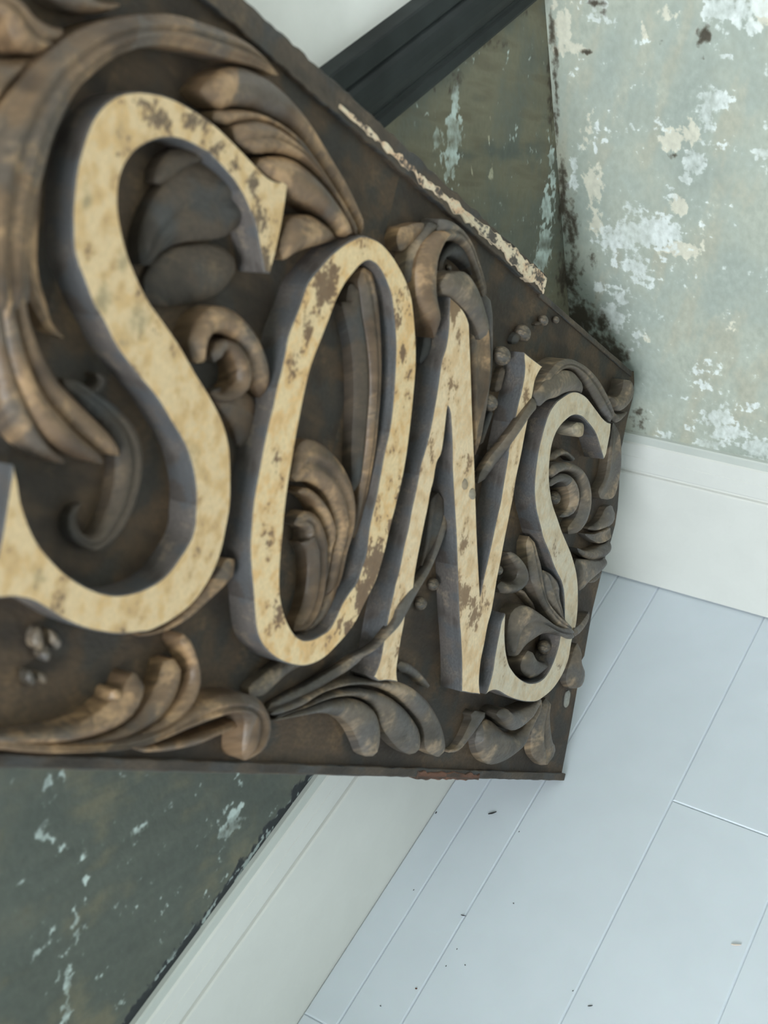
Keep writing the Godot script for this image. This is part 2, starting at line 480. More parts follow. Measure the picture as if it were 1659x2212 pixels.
func resample(p: PackedVector2Array, n: int, closed := false) -> PackedVector2Array:
	# smooth curve through p, n points at equal spacing
	var dense := PackedVector2Array()
	var c := p.size()
	for i in (c if closed else c - 1):
		var p1 := p[i]
		var p2 := p[(i + 1) % c]
		var p0 := p[(i - 1 + c) % c] if closed or i > 0 else 2.0 * p1 - p2
		var p3 := p[(i + 2) % c] if closed or i + 2 < c else 2.0 * p2 - p1
		for k in 8: dense.append(p1.cubic_interpolate(p2, p0, p3, k / 8.0))
	dense.append(p[0] if closed else p[c - 1])
	var acc := PackedFloat32Array([0.0])
	for i in dense.size() - 1: acc.append(acc[i] + dense[i].distance_to(dense[i + 1]))
	var total := acc[-1]
	var out := PackedVector2Array()
	var j := 0
	for i in n:
		var d := total * i / (n if closed else n - 1)
		while j < acc.size() - 2 and acc[j + 1] < d: j += 1
		out.append(dense[j].lerp(dense[j + 1], clampf((d - acc[j]) / maxf(acc[j + 1] - acc[j], 1e-6), 0, 1)))
	return out

func length_of(p: PackedVector2Array) -> float:
	var l := 0.0
	for i in p.size() - 1: l += p[i].distance_to(p[i + 1])
	return l

func section(kind: String, t: float) -> float:
	var s := pow(maxf(sin(PI * t), 0.0), 0.7)
	match kind:
		"v": return s * (1.0 - 0.6 * exp(-pow((t - 0.52) / 0.09, 2.0)))
		"c": return (1.0 - exp(-t / 0.05)) * (1.0 - exp(-(1.0 - t) / 0.05)) * (0.1 + 0.9 * pow(absf(2.0 * t - 1.0), 2.0))
		"w": return s * (0.72 + 0.28 * cos(6.0 * PI * t))
		"r": return s * (0.35 + 0.65 * exp(-pow((t - 0.3) / 0.16, 2.0)))
	return s

const MM := 0.001
const UVS := 1.0 / 330.0

func carve(d: Array, idx: int, parent: Node) -> void:
	var A0 := pts(d[2])
	var B0 := pts(d[3])
	var n := clampi(int(maxf(length_of(A0), length_of(B0)) / 7.0), 14, 64)
	var A := resample(A0, n)
	var B := resample(B0, n)
	var he: Array = d[4]
	var m := 14
	var big := maxf(A[0].distance_to(B[0]), A[n - 1].distance_to(B[n - 1]))
	var round_end := clampf(0.4 * big / maxf(length_of(A), 1.0), 0.02, 0.22)
	var off := Vector2(fmod(idx * 0.371, 1.0), fmod(idx * 0.617, 1.0))
	var P: Array = []
	for i in n:
		var s := i / float(n - 1)
		var k := s * (he.size() - 1)
		var k0 := mini(int(k), he.size() - 1)
		var h: float = lerpf(he[k0], he[mini(k0 + 1, he.size() - 1)], k - k0)
		# blunt ends are carved round
		var e0 := minf(s, 1.0 - s) / round_end
		var a_i := A[i]
		var b_i := B[i]
		if e0 < 1.0:
			var c_i := (a_i + b_i) * 0.5
			var sc := sqrt(maxf(1.0 - pow(1.0 - e0, 2.0), 0.03))
			a_i = c_i + (a_i - c_i) * sc
			b_i = c_i + (b_i - c_i) * sc
		var wdt := a_i.distance_to(b_i)
		var amp: float = minf(d[5], 0.5 * wdt) * sqrt(sm(0.0, maxf(0.06, round_end), s) * sm(0.0, maxf(0.06, round_end), 1.0 - s))
		var row := PackedVector3Array()
		for j in m + 1:
			var t := 0.5 - 0.5 * cos(PI * j / m)
			var q := a_i.lerp(b_i, t)
			row.append(Vector3(q.x, q.y, h + amp * section(d[6], t)) * MM)
		P.append(row)
	var st := new_st()
	var mid := n / 2
	var ds := A[mini(mid + 1, n - 1)] - A[maxi(mid - 1, 0)] + B[mini(mid + 1, n - 1)] - B[maxi(mid - 1, 0)]
	var flip: bool = ds.cross(B[mid] - A[mid]) > 0.0
	var uvf := func(p: Vector3) -> Vector2: return Vector2(p.x + 0.4 * p.z, -p.y + 0.4 * p.z) / MM * UVS + off
	var q4 := func(a: Vector3, b: Vector3, c: Vector3, e: Vector3) -> void:
		if flip:
			tri(st, a, c, b, uvf.call(a), uvf.call(c), uvf.call(b)); tri(st, a, e, c, uvf.call(a), uvf.call(e), uvf.call(c))
		else:
			tri(st, a, b, c, uvf.call(a), uvf.call(b), uvf.call(c)); tri(st, a, c, e, uvf.call(a), uvf.call(c), uvf.call(e))
	st.set_smooth_group(0)
	for i in n - 1:
		for j in m: q4.call(P[i][j], P[i + 1][j], P[i + 1][j + 1], P[i][j + 1])
	# sides go down into the board
	st.set_smooth_group(1)
	var free: bool = d[0] == "tendril" and d[4].max() > 12.0
	var lo := func(p: Vector3) -> Vector3: return Vector3(p.x, p.y, (maxf(p.z / MM - 7.0, -2.0) if free else -2.0) * MM)
	for i in n - 1:
		q4.call(lo.call(P[i][0]), lo.call(P[i + 1][0]), P[i + 1][0], P[i][0])
		q4.call(P[i][m], P[i + 1][m], lo.call(P[i + 1][m]), lo.call(P[i][m]))
	for j in m:
		q4.call(lo.call(P[0][j]), P[0][j], P[0][j + 1], lo.call(P[0][j + 1]))
		q4.call(P[n - 1][j], lo.call(P[n - 1][j]), lo.call(P[n - 1][j + 1]), P[n - 1][j + 1])
	if free:
		for i in n - 1: q4.call(lo.call(P[i][0]), lo.call(P[i][m]), lo.call(P[i + 1][m]), lo.call(P[i + 1][0]))
	put(st, d[0], mats[d[1]], parent)

func ccw(p: PackedVector2Array) -> PackedVector2Array:
	var a := 0.0
	for i in p.size(): a += p[i].cross(p[(i + 1) % p.size()])
	if a < 0.0: p.reverse()
	return p

func inset(p: PackedVector2Array, d: float) -> PackedVector2Array:
	var r := PackedVector2Array()
	var c := p.size()
	for i in c:
		var e := (p[(i + 1) % c] - p[i]).normalized() + (p[i] - p[(i - 1 + c) % c]).normalized()
		e = e.normalized()
		r.append(p[i] + Vector2(-e.y, e.x) * d)
	return r

func wall_of(st: SurfaceTool, p: PackedVector2Array, q: PackedVector2Array, h0: float, h1: float) -> void:
	# band from outline p at height h0 up to outline q at height h1 (counter-clockwise outlines)
	var c := p.size()
	var run := 0.0
	for i in c:
		var k := (i + 1) % c
		var a := Vector3(p[i].x, p[i].y, h0) * MM
		var b := Vector3(p[k].x, p[k].y, h0) * MM
		var e := Vector3(q[k].x, q[k].y, h1) * MM
		var f := Vector3(q[i].x, q[i].y, h1) * MM
		var nx := run + p[i].distance_to(p[k])
		var ua := Vector2(run, h0) * UVS * 2.0
		var ub := Vector2(nx, h0) * UVS * 2.0
		var ue := Vector2(nx, h1) * UVS * 2.0
		var uf := Vector2(run, h1) * UVS * 2.0
		tri(st, a, f, e, ua, uf, ue)
		tri(st, a, e, b, ua, ue, ub)
		run = nx

func letter(called: String, outline: Array, hole: Array, m: Material, label: String, parent: Node) -> void:
	var H := 25.0
	var o := ccw(pts(outline))
	var st := new_st()
	st.set_smooth_group(-1)
	var node := Node3D.new()
	node.name = called
	node.set_meta("label", label)
	parent.add_child(node, true)
	var sides := new_st()
	sides.set_smooth_group(-1)
	var uvf := func(q: Vector2) -> Vector2: return Vector2(q.x, -q.y)
	if hole.is_empty():
		var q := inset(o, 1.0)
		wall_of(sides, o, o, -2.0, H - 1.0)
		wall_of(sides, o, q, H - 1.0, H)
		var ix := Geometry2D.triangulate_polygon(q)
		if ix.is_empty():
			q = o
			ix = Geometry2D.triangulate_polygon(o)
		for i in range(0, ix.size(), 3):
			var a := q[ix[i]]
			var b := q[ix[i + 1]]
			var c := q[ix[i + 2]]
			if (b - a).cross(c - a) > 0.0:
				var x := b
				b = c
				c = x
			tri(st, Vector3(a.x, a.y, H) * MM, Vector3(b.x, b.y, H) * MM, Vector3(c.x, c.y, H) * MM, uvf.call(a), uvf.call(b), uvf.call(c))
	else:
		var N := 180
		var oo := resample(o, N, true)
		var hh := resample(ccw(pts(hole)), N, true)
		# start the hole's outline beside the outer one's start
		var best := 0
		for i in N:
			if hh[i].distance_to(oo[0]) < hh[best].distance_to(oo[0]): best = i
		var h2 := PackedVector2Array()
		for i in N: h2.append(hh[(best + i) % N])
		var q := inset(oo, 1.0)
		var r := inset(h2, -1.0)
		wall_of(sides, oo, oo, -2.0, H - 1.0)
		wall_of(sides, oo, q, H - 1.0, H)
		var hr := h2.duplicate()
		hr.reverse()
		var rr := r.duplicate()
		rr.reverse()
		wall_of(sides, hr, hr, -2.0, H - 1.0)
		wall_of(sides, hr, rr, H - 1.0, H)
		for i in N:
			var k := (i + 1) % N
			var a := q[i]
			var b := q[k]
			var c := r[k]
			var e := r[i]
			tri(st, Vector3(a.x, a.y, H) * MM, Vector3(c.x, c.y, H) * MM, Vector3(b.x, b.y, H) * MM, uvf.call(a), uvf.call(c), uvf.call(b))
			tri(st, Vector3(a.x, a.y, H) * MM, Vector3(e.x, e.y, H) * MM, Vector3(c.x, c.y, H) * MM, uvf.call(a), uvf.call(e), uvf.call(c))
	put(st, "painted_face", m, node)
	put(sides, "side", mats.side, node)

func slab(called: String, outline: PackedVector2Array, h0: float, h1: float, m: Material, parent: Node, UVS := 1.0 / 330.0) -> void:
	# a flat board: outline in mm, back at h0, front at h1
	var o := ccw(outline)
	var st := new_st()
	st.set_smooth_group(-1)
	var q := inset(o, 0.8)
	wall_of(st, o, o, h0, h1 - 0.8)
	wall_of(st, o, q, h1 - 0.8, h1)
	var ix := Geometry2D.triangulate_polygon(q)
	if ix.is_empty():
		q = o
		ix = Geometry2D.triangulate_polygon(o)
	for i in range(0, ix.size(), 3):
		var a := q[ix[i]]
		var b := q[ix[i + 1]]
		var c := q[ix[i + 2]]
		if (b - a).cross(c - a) > 0.0:
			var x := b
			b = c
			c = x
		tri(st, Vector3(a.x, a.y, h1) * MM, Vector3(b.x, b.y, h1) * MM, Vector3(c.x, c.y, h1) * MM, Vector2(a.x, -a.y) * UVS, Vector2(b.x, -b.y) * UVS, Vector2(c.x, -c.y) * UVS)
		tri(st, Vector3(a.x, a.y, h0) * MM, Vector3(c.x, c.y, h0) * MM, Vector3(b.x, b.y, h0) * MM, Vector2(a.x, -a.y) * UVS, Vector2(c.x, -c.y) * UVS, Vector2(b.x, -b.y) * UVS)
	put(st, called, m, parent)

func ragged(u0: float, u1: float, v0: float, v1: float, step: float, rough_lo: float, rough_hi: float, sd: int, taper := 0.0) -> PackedVector2Array:
	# a strip along u whose two long edges are chipped
	var n := noise(sd, 0.05, 3)
	var r := PackedVector2Array()
	var c := int((u1 - u0) / step)
	for i in c + 1:
		var u := u0 + (u1 - u0) * i / c
		r.append(Vector2(u, v0 + rough_lo * n.get_noise_1d(u)).lerp(Vector2(u, (v0 + v1) * 0.5 - 1.6), clampf(1.0 - (u - u0) / taper, 0, 1) if taper > 0.0 else 0.0))
	for i in c + 1:
		var u := u1 - (u1 - u0) * i / c
		r.append(Vector2(u, v1 + rough_hi * n.get_noise_1d(u + 900.0)).lerp(Vector2(u, (v0 + v1) * 0.5 + 1.6), clampf(1.0 - (u - u0) / taper, 0, 1) if taper > 0.0 else 0.0))
	return r

func build_sign() -> void:
	var s := Node3D.new()
	s.name = "carved_sign"
	s.set_meta("label", "carved dark wooden sign with raised letters SONS leaning in the corner")
	s.set_meta("category", "sign")
	s.transform = Transform3D(Basis(Vector3(0.055084, -0.769357, -0.636440), Vector3(-0.079310, 0.632023, -0.770881), Vector3(0.995327, 0.092939, -0.026203)), Vector3(0.124844, 0.003900, 0.367506))
	add_child(s)
	slab("backboard", pts(BOARD), -16.0, 0.0, mats.board, s)
	# moulded edges: a thin lip below, a chipped strip above that is broken off short of the end
	slab("bottom_lip", ragged(-1330.0, 2.0, -1.5, 7.5, 12.0, 0.8, 1.2, 3), -16.0, 5.0, mats.dark, s)
	slab("broken_edge", ragged(-392.0, -250.0, -3.0, 4.5, 5.0, 2.2, 3.5, 9), -15.0, 6.5, mats.raw, s)
	slab("top_strip", ragged(-1330.0, -360.0, 519.0, 540.0, 7.0, 2.0, 2.5, 5), -16.0, 6.0, mats.dark, s)
	slab("flaked_moulding", ragged(-770.0, -600.0, 523.5, 528.5, 4.0, 5.0, 4.0, 17, 60.0), 2.0, 6.8, mats.flaked, s, 1.0)
	slab("flaked_moulding", ragged(-640.0, -490.0, 523.5, 532.0, 4.0, 7.0, 6.0, 27, 60.0), 2.0, 7.0, mats.flaked, s, 1.0)
	slab("flaked_moulding", ragged(-560.0, -361.0, 522.5, 537.0, 4.0, 7.0, 5.0, 7, 90.0), 1.0, 7.4, mats.flaked, s, 1.0)
	slab("top_lip", ragged(-360.0, -64.0, 516.5, 523.0, 9.0, 0.6, 0.8, 8), -16.0, 2.5, mats.dark, s)
	letter("letter_s", LETTERS["s1"], [], mats.letter_a, "letter S in worn cream paint beside the O", s)
	letter("letter_o", LETTERS["o"], LETTERS["o_hole"], mats.letter_b, "letter O in worn cream paint", s)
	letter("letter_n", LETTERS["n"], [], mats.letter_c, "letter N in worn cream paint crossed by a tendril", s)
	letter("letter_s", LETTERS["s2"], [], mats.letter_d, "letter S in greyish cream paint at the foot of the sign", s)
	for i in CARVING.size(): carve(CARVING[i], i, s)
	for i in BERRIES.size():
		var b: Array = BERRIES[i]
		var sp := SphereMesh.new()
		sp.radius = b[2] * MM
		sp.height = 2.0 * b[2] * MM
		sp.radial_segments = 24
		sp.rings = 12
		var o := MeshInstance3D.new()
		o.mesh = sp
		o.material_override = mats.grey
		o.name = "berry"
		o.position = Vector3(b[0], b[1], b[3]) * MM
		o.scale = Vector3(1.35, 1.0, 0.9)
		s.add_child(o, true)

# ---------------------------------------------------------------- litter on the floor
func splinter(called: String, at: Vector3, length: float, thick: float, turn: float, m: Material, label: String, category: String) -> void:
	# a bent sliver: six-sided, tapering
	var st := new_st()
	st.set_smooth_group(-1)
	var rings := 5
	var sides := 6
	var P: Array = []
	for i in rings + 1:
		var t := i / float(rings)
		var r := thick * (0.35 + 0.65 * sin(PI * clampf(t * 0.9 + 0.08, 0, 1)))
		var row := PackedVector3Array()
		for j in sides:
			var a := TAU * j / sides
			row.append(Vector3((t - 0.5) * length, thick + r * 0.9 * sin(a) + length * 0.02 * sin(PI * t), r * cos(a) + length * 0.05 * sin(PI * t)))
		P.append(row)
	for i in rings:
		for j in sides:
			var k := (j + 1) % sides
			quad(st, P[i][j], P[i][k], P[i + 1][k], P[i + 1][j])
	for j in range(1, sides - 1):
		tri(st, P[0][0], P[0][j], P[0][j + 1], Vector2.ZERO, Vector2.RIGHT, Vector2.DOWN)
		tri(st, P[rings][0], P[rings][j + 1], P[rings][j], Vector2.ZERO, Vector2.RIGHT, Vector2.DOWN)
	var o := put(st, numbered(called), m, self)
	o.position = at
	o.rotation.y = turn
	o.set_meta("label", label)
	o.set_meta("category", category)
	if called == "dirt_speck": o.set_meta("group", "dirt specks on the floorboards")

func build_litter() -> void:
	var k := StandardMaterial3D.new()
	k.albedo_color = Color(0.13, 0.13, 0.14)
	k.roughness = 0.8
	var r := StandardMaterial3D.new()
	r.albedo_color = Color(0.36, 0.20, 0.14)
	r.roughness = 0.8
	var p := StandardMaterial3D.new()
	p.albedo_color = Color(0.82, 0.77, 0.73)
	p.roughness = 0.8
	splinter("wood_splinter", Vector3(0.069, 0, 0.449), 0.011, 0.0011, 0.75, k, "largest dark wood splinter on the floor below the sign", "splinter")
	splinter("wood_splinter", Vector3(0.105, 0, 0.590), 0.0065, 0.0006, 0.25, k, "thin dark sliver lying across a floorboard joint", "splinter")
	splinter("wood_splinter", Vector3(0.0035, 0, 0.479), 0.0035, 0.0008, 1.5, k, "tiny dark crumb against the foot of the cream skirting", "crumb")
	splinter("wood_splinter", Vector3(0.283, 0, 0.624), 0.0055, 0.0006, 0.6, k, "small dark sliver alone on a wide floorboard", "splinter")
	for q in [Vector2(0.119, 0.631), Vector2(0.137, 0.644), Vector2(0.118, 0.655), Vector2(0.112, 0.459), Vector2(0.151, 0.550), Vector2(0.034, 0.587), Vector2(0.075, 0.730), Vector2(0.259, 0.617)]:
		splinter("dirt_speck", Vector3(q.x, 0, q.y), 0.0018, 0.0005, q.x * 40.0, k, "tiny dark dirt speck scattered on the pale floorboards", "speck")
	splinter("wood_crumb", Vector3(0.101, 0, 0.694), 0.0025, 0.0009, 0.3, r, "tiny reddish brown wood crumb beside a floorboard joint", "crumb")
	splinter("paint_flake", Vector3(0.397, 0, 0.487), 0.011, 0.0012, 0.4, p, "pinkish cream paint flake near the edge of a floorboard", "flake")

# ---------------------------------------------------------------- the added, unseen cupboard further along the dark wall
func build_blocker() -> void:
	# made up and added out of the frame; it keeps the window's light off the near end of the floor and skirting
	var c := base("added_blocker", "", "added unseen low cupboard standing against the dark sage wall", "blocker")
	c.position = Vector3(0.004, 0, 1.75)
	box("body", Vector3(0, 0.07, 0), Vector3(0.33, 0.72, 0.9), mats.skirting, c)
	box("blocker_plinth", Vector3(0.0, 0.0, 0.02), Vector3(0.31, 0.07, 0.88), mats.skirting, c)
	box("top", Vector3(0, 0.72, -0.02), Vector3(0.36, 0.745, 0.92), mats.skirting, c, 0.004)
	for k in 2:
		var d := box("blocker_door", Vector3(0.33, 0.09, 0.01 + 0.445 * k), Vector3(0.35, 0.70, 0.445 + 0.445 * k), mats.skirting, c, 0.003)
		var sp := SphereMesh.new()
		sp.radius = 0.014
		sp.height = 0.028
		var o := MeshInstance3D.new()
		o.mesh = sp
		o.material_override = mats.rail
		o.name = "blocker_knob"
		o.position = Vector3(0.362, 0.42, 0.40 + 0.10 * k)
		d.add_child(o, true)

# ---------------------------------------------------------------- measured shapes
const LETTERS := {
	"s1": [-830.8,440.4,-833.6,436.8,-836.7,433.8,-840.8,432,-845.3,431,-849.7,430.4,-854.6,430.4,-858.1,430.7,-861.9,431.3,-867,432.1,-870.4,432.6,-874.2,433.2,-878.3,433.9,-882.6,434.6,-887,435.3,-891.2,435.9,-895.3,436.4,-899.5,437,-903.8,437.5,-908,438,-912.1,438.4,-916,438.6,-920.3,438.8,-924.3,438.7,-928.3,438.6,-932.2,438.4,-936.4,438.1,-940.1,437.8,-943.9,437.5,-947.9,437,-951.7,436.6,-955.5,436,-958.9,435.4,-963.6,434.3,-967.9,433.1,-971.9,431.7,-975.8,430.3,-979.6,428.8,-983.1,427.3,-986.5,425.7,-989.7,423.9,-993.7,421.5,-997.4,418.9,-1000.9,415.9,-1003.4,413.3,-1005.9,410.4,-1008.3,407.3,-1010.3,404.2,-1012,401.1,-1013.4,397.8,-1014.6,394.5,-1015.6,391.1,-1016.2,387.6,-1016.6,384,-1016.9,380.4,-1017.1,376.8,-1017.3,372.3,-1017.4,367.9,-1017.2,363.3,-1016.8,359.7,-1016.3,356,-1015.6,352.3,-1014.8,348.4,-1013.9,344.5,-1012.9,340.4,-1011.8,336.2,-1010.3,332,-1009,328.5,-1007.6,324.8,-1006,321.1,-1004.2,317.5,-1002.4,314.4,-999.7,311.1,-996.9,308.2,-993.9,305.5,-990.8,302.7,-987.7,299.7,-984.4,296.5,-981.2,293.6,-978.2,291.1,-975,288.9,-972.1,287.3,-968.3,285,-965.3,282.9,-962,280.4,-958.3,277.6,-954.5,274.9,-950.5,272.4,-947.1,270.5,-943.5,268.7,-939.7,266.9,-935.9,265.1,-932.1,263.4,-928.3,261.8,-924.5,260.2,-920.7,258.7,-916.9,257.2,-913.1,255.7,-909.3,254.1,-905.7,252.4,-902.1,250.6,-898.6,248.6,-895.2,246.6,-891.8,244.5,-888.5,242.4,-885.2,240.4,-881.9,238.5,-878.6,236.6,-875.4,234.7,-872.2,232.8,-869.2,230.8,-866.3,228.7,-863.1,226,-860.1,223,-857.2,220,-854.6,216.9,-852.2,213.9,-849.5,210.2,-847.1,206.4,-845,202.7,-843.2,199,-841.7,195.1,-840.5,191,-839.5,187.3,-838.7,184.4,-837,180.1,-836.6,177,-836.4,173.2,-837,168.8,-838.2,165.3,-839.9,161.4,-841.9,157.4,-844,153.6,-846,149.9,-848.2,146.2,-850.6,142.8,-853.3,139.5,-856.4,136.6,-859.9,133.9,-863.7,131.5,-867.7,129.2,-871.2,127.4,-874.9,125.7,-878.8,124.2,-882.7,122.9,-886.4,121.8,-890,120.9,-893.6,120.2,-897.1,119.7,-900.6,119.4,-904.2,119.3,-907.9,119.3,-911.6,119.5,-915.4,120,-919.2,120.5,-922.9,121.1,-926.8,121.8,-930.7,122.7,-934.6,123.7,-938.4,124.8,-942,125.9,-946.2,127.4,-950.2,129.1,-954,130.9,-957.7,132.7,-961.5,134.6,-965.1,136.6,-968.6,138.6,-971.9,140.8,-974.9,143.1,-977.8,145.5,-980.5,148.1,-983.3,150.8,-986,153.8,-988.8,157,-991.4,160.3,-993.8,163.4,-996.3,167.5,-998.4,171.6,-1000.5,175.1,-1003.5,179.2,-1006.4,182.7,-1005.9,178.5,-1005.3,174.2,-1004.8,170,-1004.3,165.8,-1003.8,161.7,-1003.3,157.9,-1002.7,153.6,-1002.1,149.6,-1001.6,145.7,-1001.1,142,-1000.8,138.3,-1000.5,133.7,-1000.4,129.3,-1000.5,124.9,-1001,120.6,-1001.6,117.1,-1002.6,113.6,-1003.7,110.1,-1004.9,106.6,-1006,103.2,-1002,103.5,-998.1,103.9,-994.2,104.3,-990.7,104.7,-986.9,105.5,-983.5,106.3,-979.8,106.8,-976.5,106.9,-972.8,106.9,-969.1,106.8,-965.6,106.5,-961.2,105.7,-957,104.6,-953,103.5,-949.3,102.4,-945.8,101.3,-942,100.1,-937.9,99,-933.5,98,-928.8,97,-925.2,96.3,-921.5,95.8,-917.6,95.2,-913.6,94.9,-909.3,94.6,-904.9,94.4,-900.4,94.4,-896.2,94.4,-892.2,94.4,-888.4,94.5,-884.7,94.8,-880.9,95.1,-877.1,95.7,-873.2,96.5,-869.5,97.3,-865.9,98.1,-861.8,98.8,-857.9,99.4,-853.2,101,-850.2,102.4,-846.7,104.1,-843.1,106,-839.4,108.1,-835.9,110.3,-832.6,112.5,-829,115,-825.6,117.7,-822.3,120.5,-819.2,123.4,-816.4,126.6,-813.8,130.1,-811.5,133.8,-809.3,137.7,-807.4,141.6,-805.8,145.4,-804.5,149.1,-803.4,152.7,-802.6,156.3,-801.9,159.9,-801.5,163.6,-801.2,167.3,-801.2,171.1,-801.4,175,-801.7,178.8,-802,182.5,-802.3,186.9,-802.7,191.1,-803.3,195.4,-804.2,199.9,-805.3,203.8,-806.7,207.9,-808.2,212.1,-809.9,216.2,-811.6,220.3,-813.3,224.3,-815.1,228.4,-817,232.4,-819,236.3,-821.2,239.9,-823.7,243.3,-826.3,246.5,-829.1,249.5,-832.1,252.3,-835.2,255.1,-838.5,257.8,-842,260.2,-845.6,262.6,-849.4,264.9,-853.3,267.3,-856.8,269.3,-860.4,271.2,-864,273.2,-867.8,275.2,-871.5,277.1,-875.2,279.2,-878.7,281.3,-882.3,283.4,-885.9,285.6,-889.4,287.7,-893,289.8,-896.6,291.8,-900.2,293.7,-904,295.5,-907.8,297.3,-911.5,299,-915.1,300.6,-918.4,302.1,-922.9,304.2,-927,305.9,-930.9,307.7,-934.7,309.7,-937.8,311.6,-940.9,313.6,-943.9,315.6,-946.8,317.8,-949.7,320,-953.2,322.8,-956.7,325.7,-960,328.6,-963.1,331.7,-966,334.9,-968.8,338.2,-971.3,341.6,-973.6,344.8,-976.1,348.7,-978.2,352.4,-979.8,356.1,-981.2,359.9,-982.3,363.7,-982.9,367.5,-983.2,371.4,-983,375.2,-982.3,379.3,-981.3,382.5,-979.9,385.8,-978.3,389.2,-976.3,392.3,-974,395.2,-971.4,398,-968.6,400.7,-965.7,403.2,-962.9,405.4,-960,407.5,-956.9,409.4,-953.6,411.2,-950,412.7,-946.3,414.1,-942.3,415.3,-938,416.4,-934.1,417,-929.8,417.6,-925.4,418,-921.6,418.4,-918.6,418.7,-915.4,419.2,-912.5,418.8,-908.8,418.2,-904.6,417.4,-900.6,416.6,-896.7,415.9,-892.7,415.1,-888.7,414.2,-885,413.2,-880.5,411.6,-876.3,409.8,-872.3,407.9,-868.5,405.8,-864.9,403.5,-861.5,401.4,-858.7,399.7,-856,398.1,-853,395.5,-850.8,393.2,-848.4,390.4,-845.9,387.3,-843.3,384.2,-840.9,381.3,-838.1,377.9,-835.3,374.5,-832.5,371.1,-829.7,367.7,-826.8,368.4,-823.8,369.1,-823.7,372.7,-823.5,376.3,-823.4,379.9,-823.3,383.8,-823.4,387.9,-823.5,392.2,-823.7,396.6,-824,401.3,-824.3,405.4,-824.8,409.9,-825.3,414.4,-825.9,418.7,-826.4,422.5,-827.1,426.7,-827.9,430.5,-828.6,433.8,-829.3,436.4],
	"o": [-726.1,437.3,-729.4,435.3,-733,432.8,-736.7,429.9,-740.3,427,-743.5,424.3,-747,421.2,-750.2,418.1,-753.1,415.1,-756,411.8,-758.3,409,-760.5,406.2,-762.7,403.2,-764.9,400.2,-767.1,396.9,-769.5,393.4,-772.1,389.7,-774.6,385.8,-776.8,382,-778.5,378.4,-779.8,374.1,-780.3,369.8,-780.6,365.8,-781,361.9,-781.6,358.3,-782.3,354.8,-783,351.5,-783.7,348.1,-784.8,343.6,-785.8,339,-786.5,334.5,-786.3,330.1,-785.7,325.7,-785.2,321.3,-784.9,316.9,-784.7,312.4,-784.5,307.9,-784.6,303.4,-784.9,298.8,-784.9,294.3,-784.7,289.9,-784.2,285.5,-784,281.1,-783.9,276.6,-784.1,272,-784.1,267.5,-783.9,263.1,-783.7,258.7,-783.4,254.3,-783.1,249.8,-782.8,245.4,-782.4,241.1,-782,236.9,-781.6,232.9,-781.1,228.9,-780.8,224.8,-780.5,220.8,-780.1,216.6,-779.6,212.4,-779,208,-778.2,203.6,-777.5,200.3,-776.6,197,-775.6,193.6,-774.6,190.1,-773.6,186.4,-772.6,182.7,-771.4,178.8,-770,175,-768.4,171.1,-766.5,167.2,-764.5,163.2,-762.5,159.2,-760.7,156,-758.8,152.7,-756.9,149.3,-755,146,-753.1,142.6,-751.3,139.2,-749.5,135.7,-747.7,132.2,-745.9,128.9,-744.2,125.8,-742.2,122.2,-740.2,118.9,-738.2,115.9,-736.1,113.1,-733.1,109.9,-729.8,107.1,-726.1,104.6,-722.9,102.8,-719.4,101.1,-715.7,99.6,-711.9,98.2,-708,97,-704.1,95.9,-700,94.9,-695.9,94.1,-691.7,93.5,-687.5,93,-683.2,92.6,-678.9,92.4,-674.7,92.3,-670.6,92.3,-666.4,92.5,-662.4,92.9,-658.4,93.7,-654.5,94.7,-650.6,95.9,-647,97.2,-643.5,98.6,-640.2,100.2,-637.1,101.9,-633.9,103.9,-630.9,106.1,-627.9,108.7,-625,111.3,-622,114,-619,116.8,-615.9,119.6,-613,122.5,-610.3,125.4,-607.2,129,-604.4,132.7,-602,136.5,-600.4,139.6,-599,142.9,-597.6,146.2,-596.2,149.6,-594.8,152.8,-593.4,156,-591.9,159.3,-590.4,162.7,-588.8,166.3,-587,169.9,-585.4,173.9,-584.1,178.5,-583.4,182.1,-582.9,186.1,-582.5,190.3,-582.1,194.6,-581.9,198.7,-581.7,202.5,-581.6,206.3,-581.6,209.8,-581.7,213.1,-581.9,216.6,-581.9,220.5,-581.8,224.4,-581.7,228.7,-581.6,233.1,-581.5,237.6,-581.3,241.8,-581.2,245.7,-581.1,249.7,-580.9,253.3,-580.7,256.7,-580.6,260.2,-580.7,264.1,-580.8,267.6,-581,271.2,-581.3,275,-581.7,279,-582.2,283.1,-582.8,287.5,-583.3,291,-584,294.7,-584.7,298.5,-585.4,302.4,-586.3,306.4,-587.1,310.4,-588,314.4,-588.9,318.4,-589.9,322.5,-590.9,326.7,-591.9,330.9,-593,335.2,-594.1,339.4,-595.2,343.5,-596.3,347.5,-597.4,351.3,-598.7,355.3,-599.9,359.1,-601.1,362.7,-602.3,366.3,-603.7,369.7,-605.1,373.1,-606.7,376.6,-608.4,380.1,-610.3,383.5,-612.3,387,-614.3,390.4,-616.4,393.7,-618.5,396.9,-620.6,400,-622.9,403.5,-625.3,406.9,-627.7,410.2,-630.1,413.2,-632.5,416.1,-634.9,418.6,-638.4,421.7,-641.8,424.2,-645.3,426.3,-648.9,428.4,-652.1,430,-655.4,431.6,-658.7,433.1,-662.2,434.4,-665.6,435.7,-669.2,436.9,-672.8,438.1,-676.5,439.2,-680.1,440.1,-683.5,440.9,-687.7,441.6,-691.7,442.2,-695.6,442.5,-699.4,442.6,-703,442.4,-706.6,442.1,-710,441.5,-713.3,440.9,-717.5,440.2,-721.5,439.3],
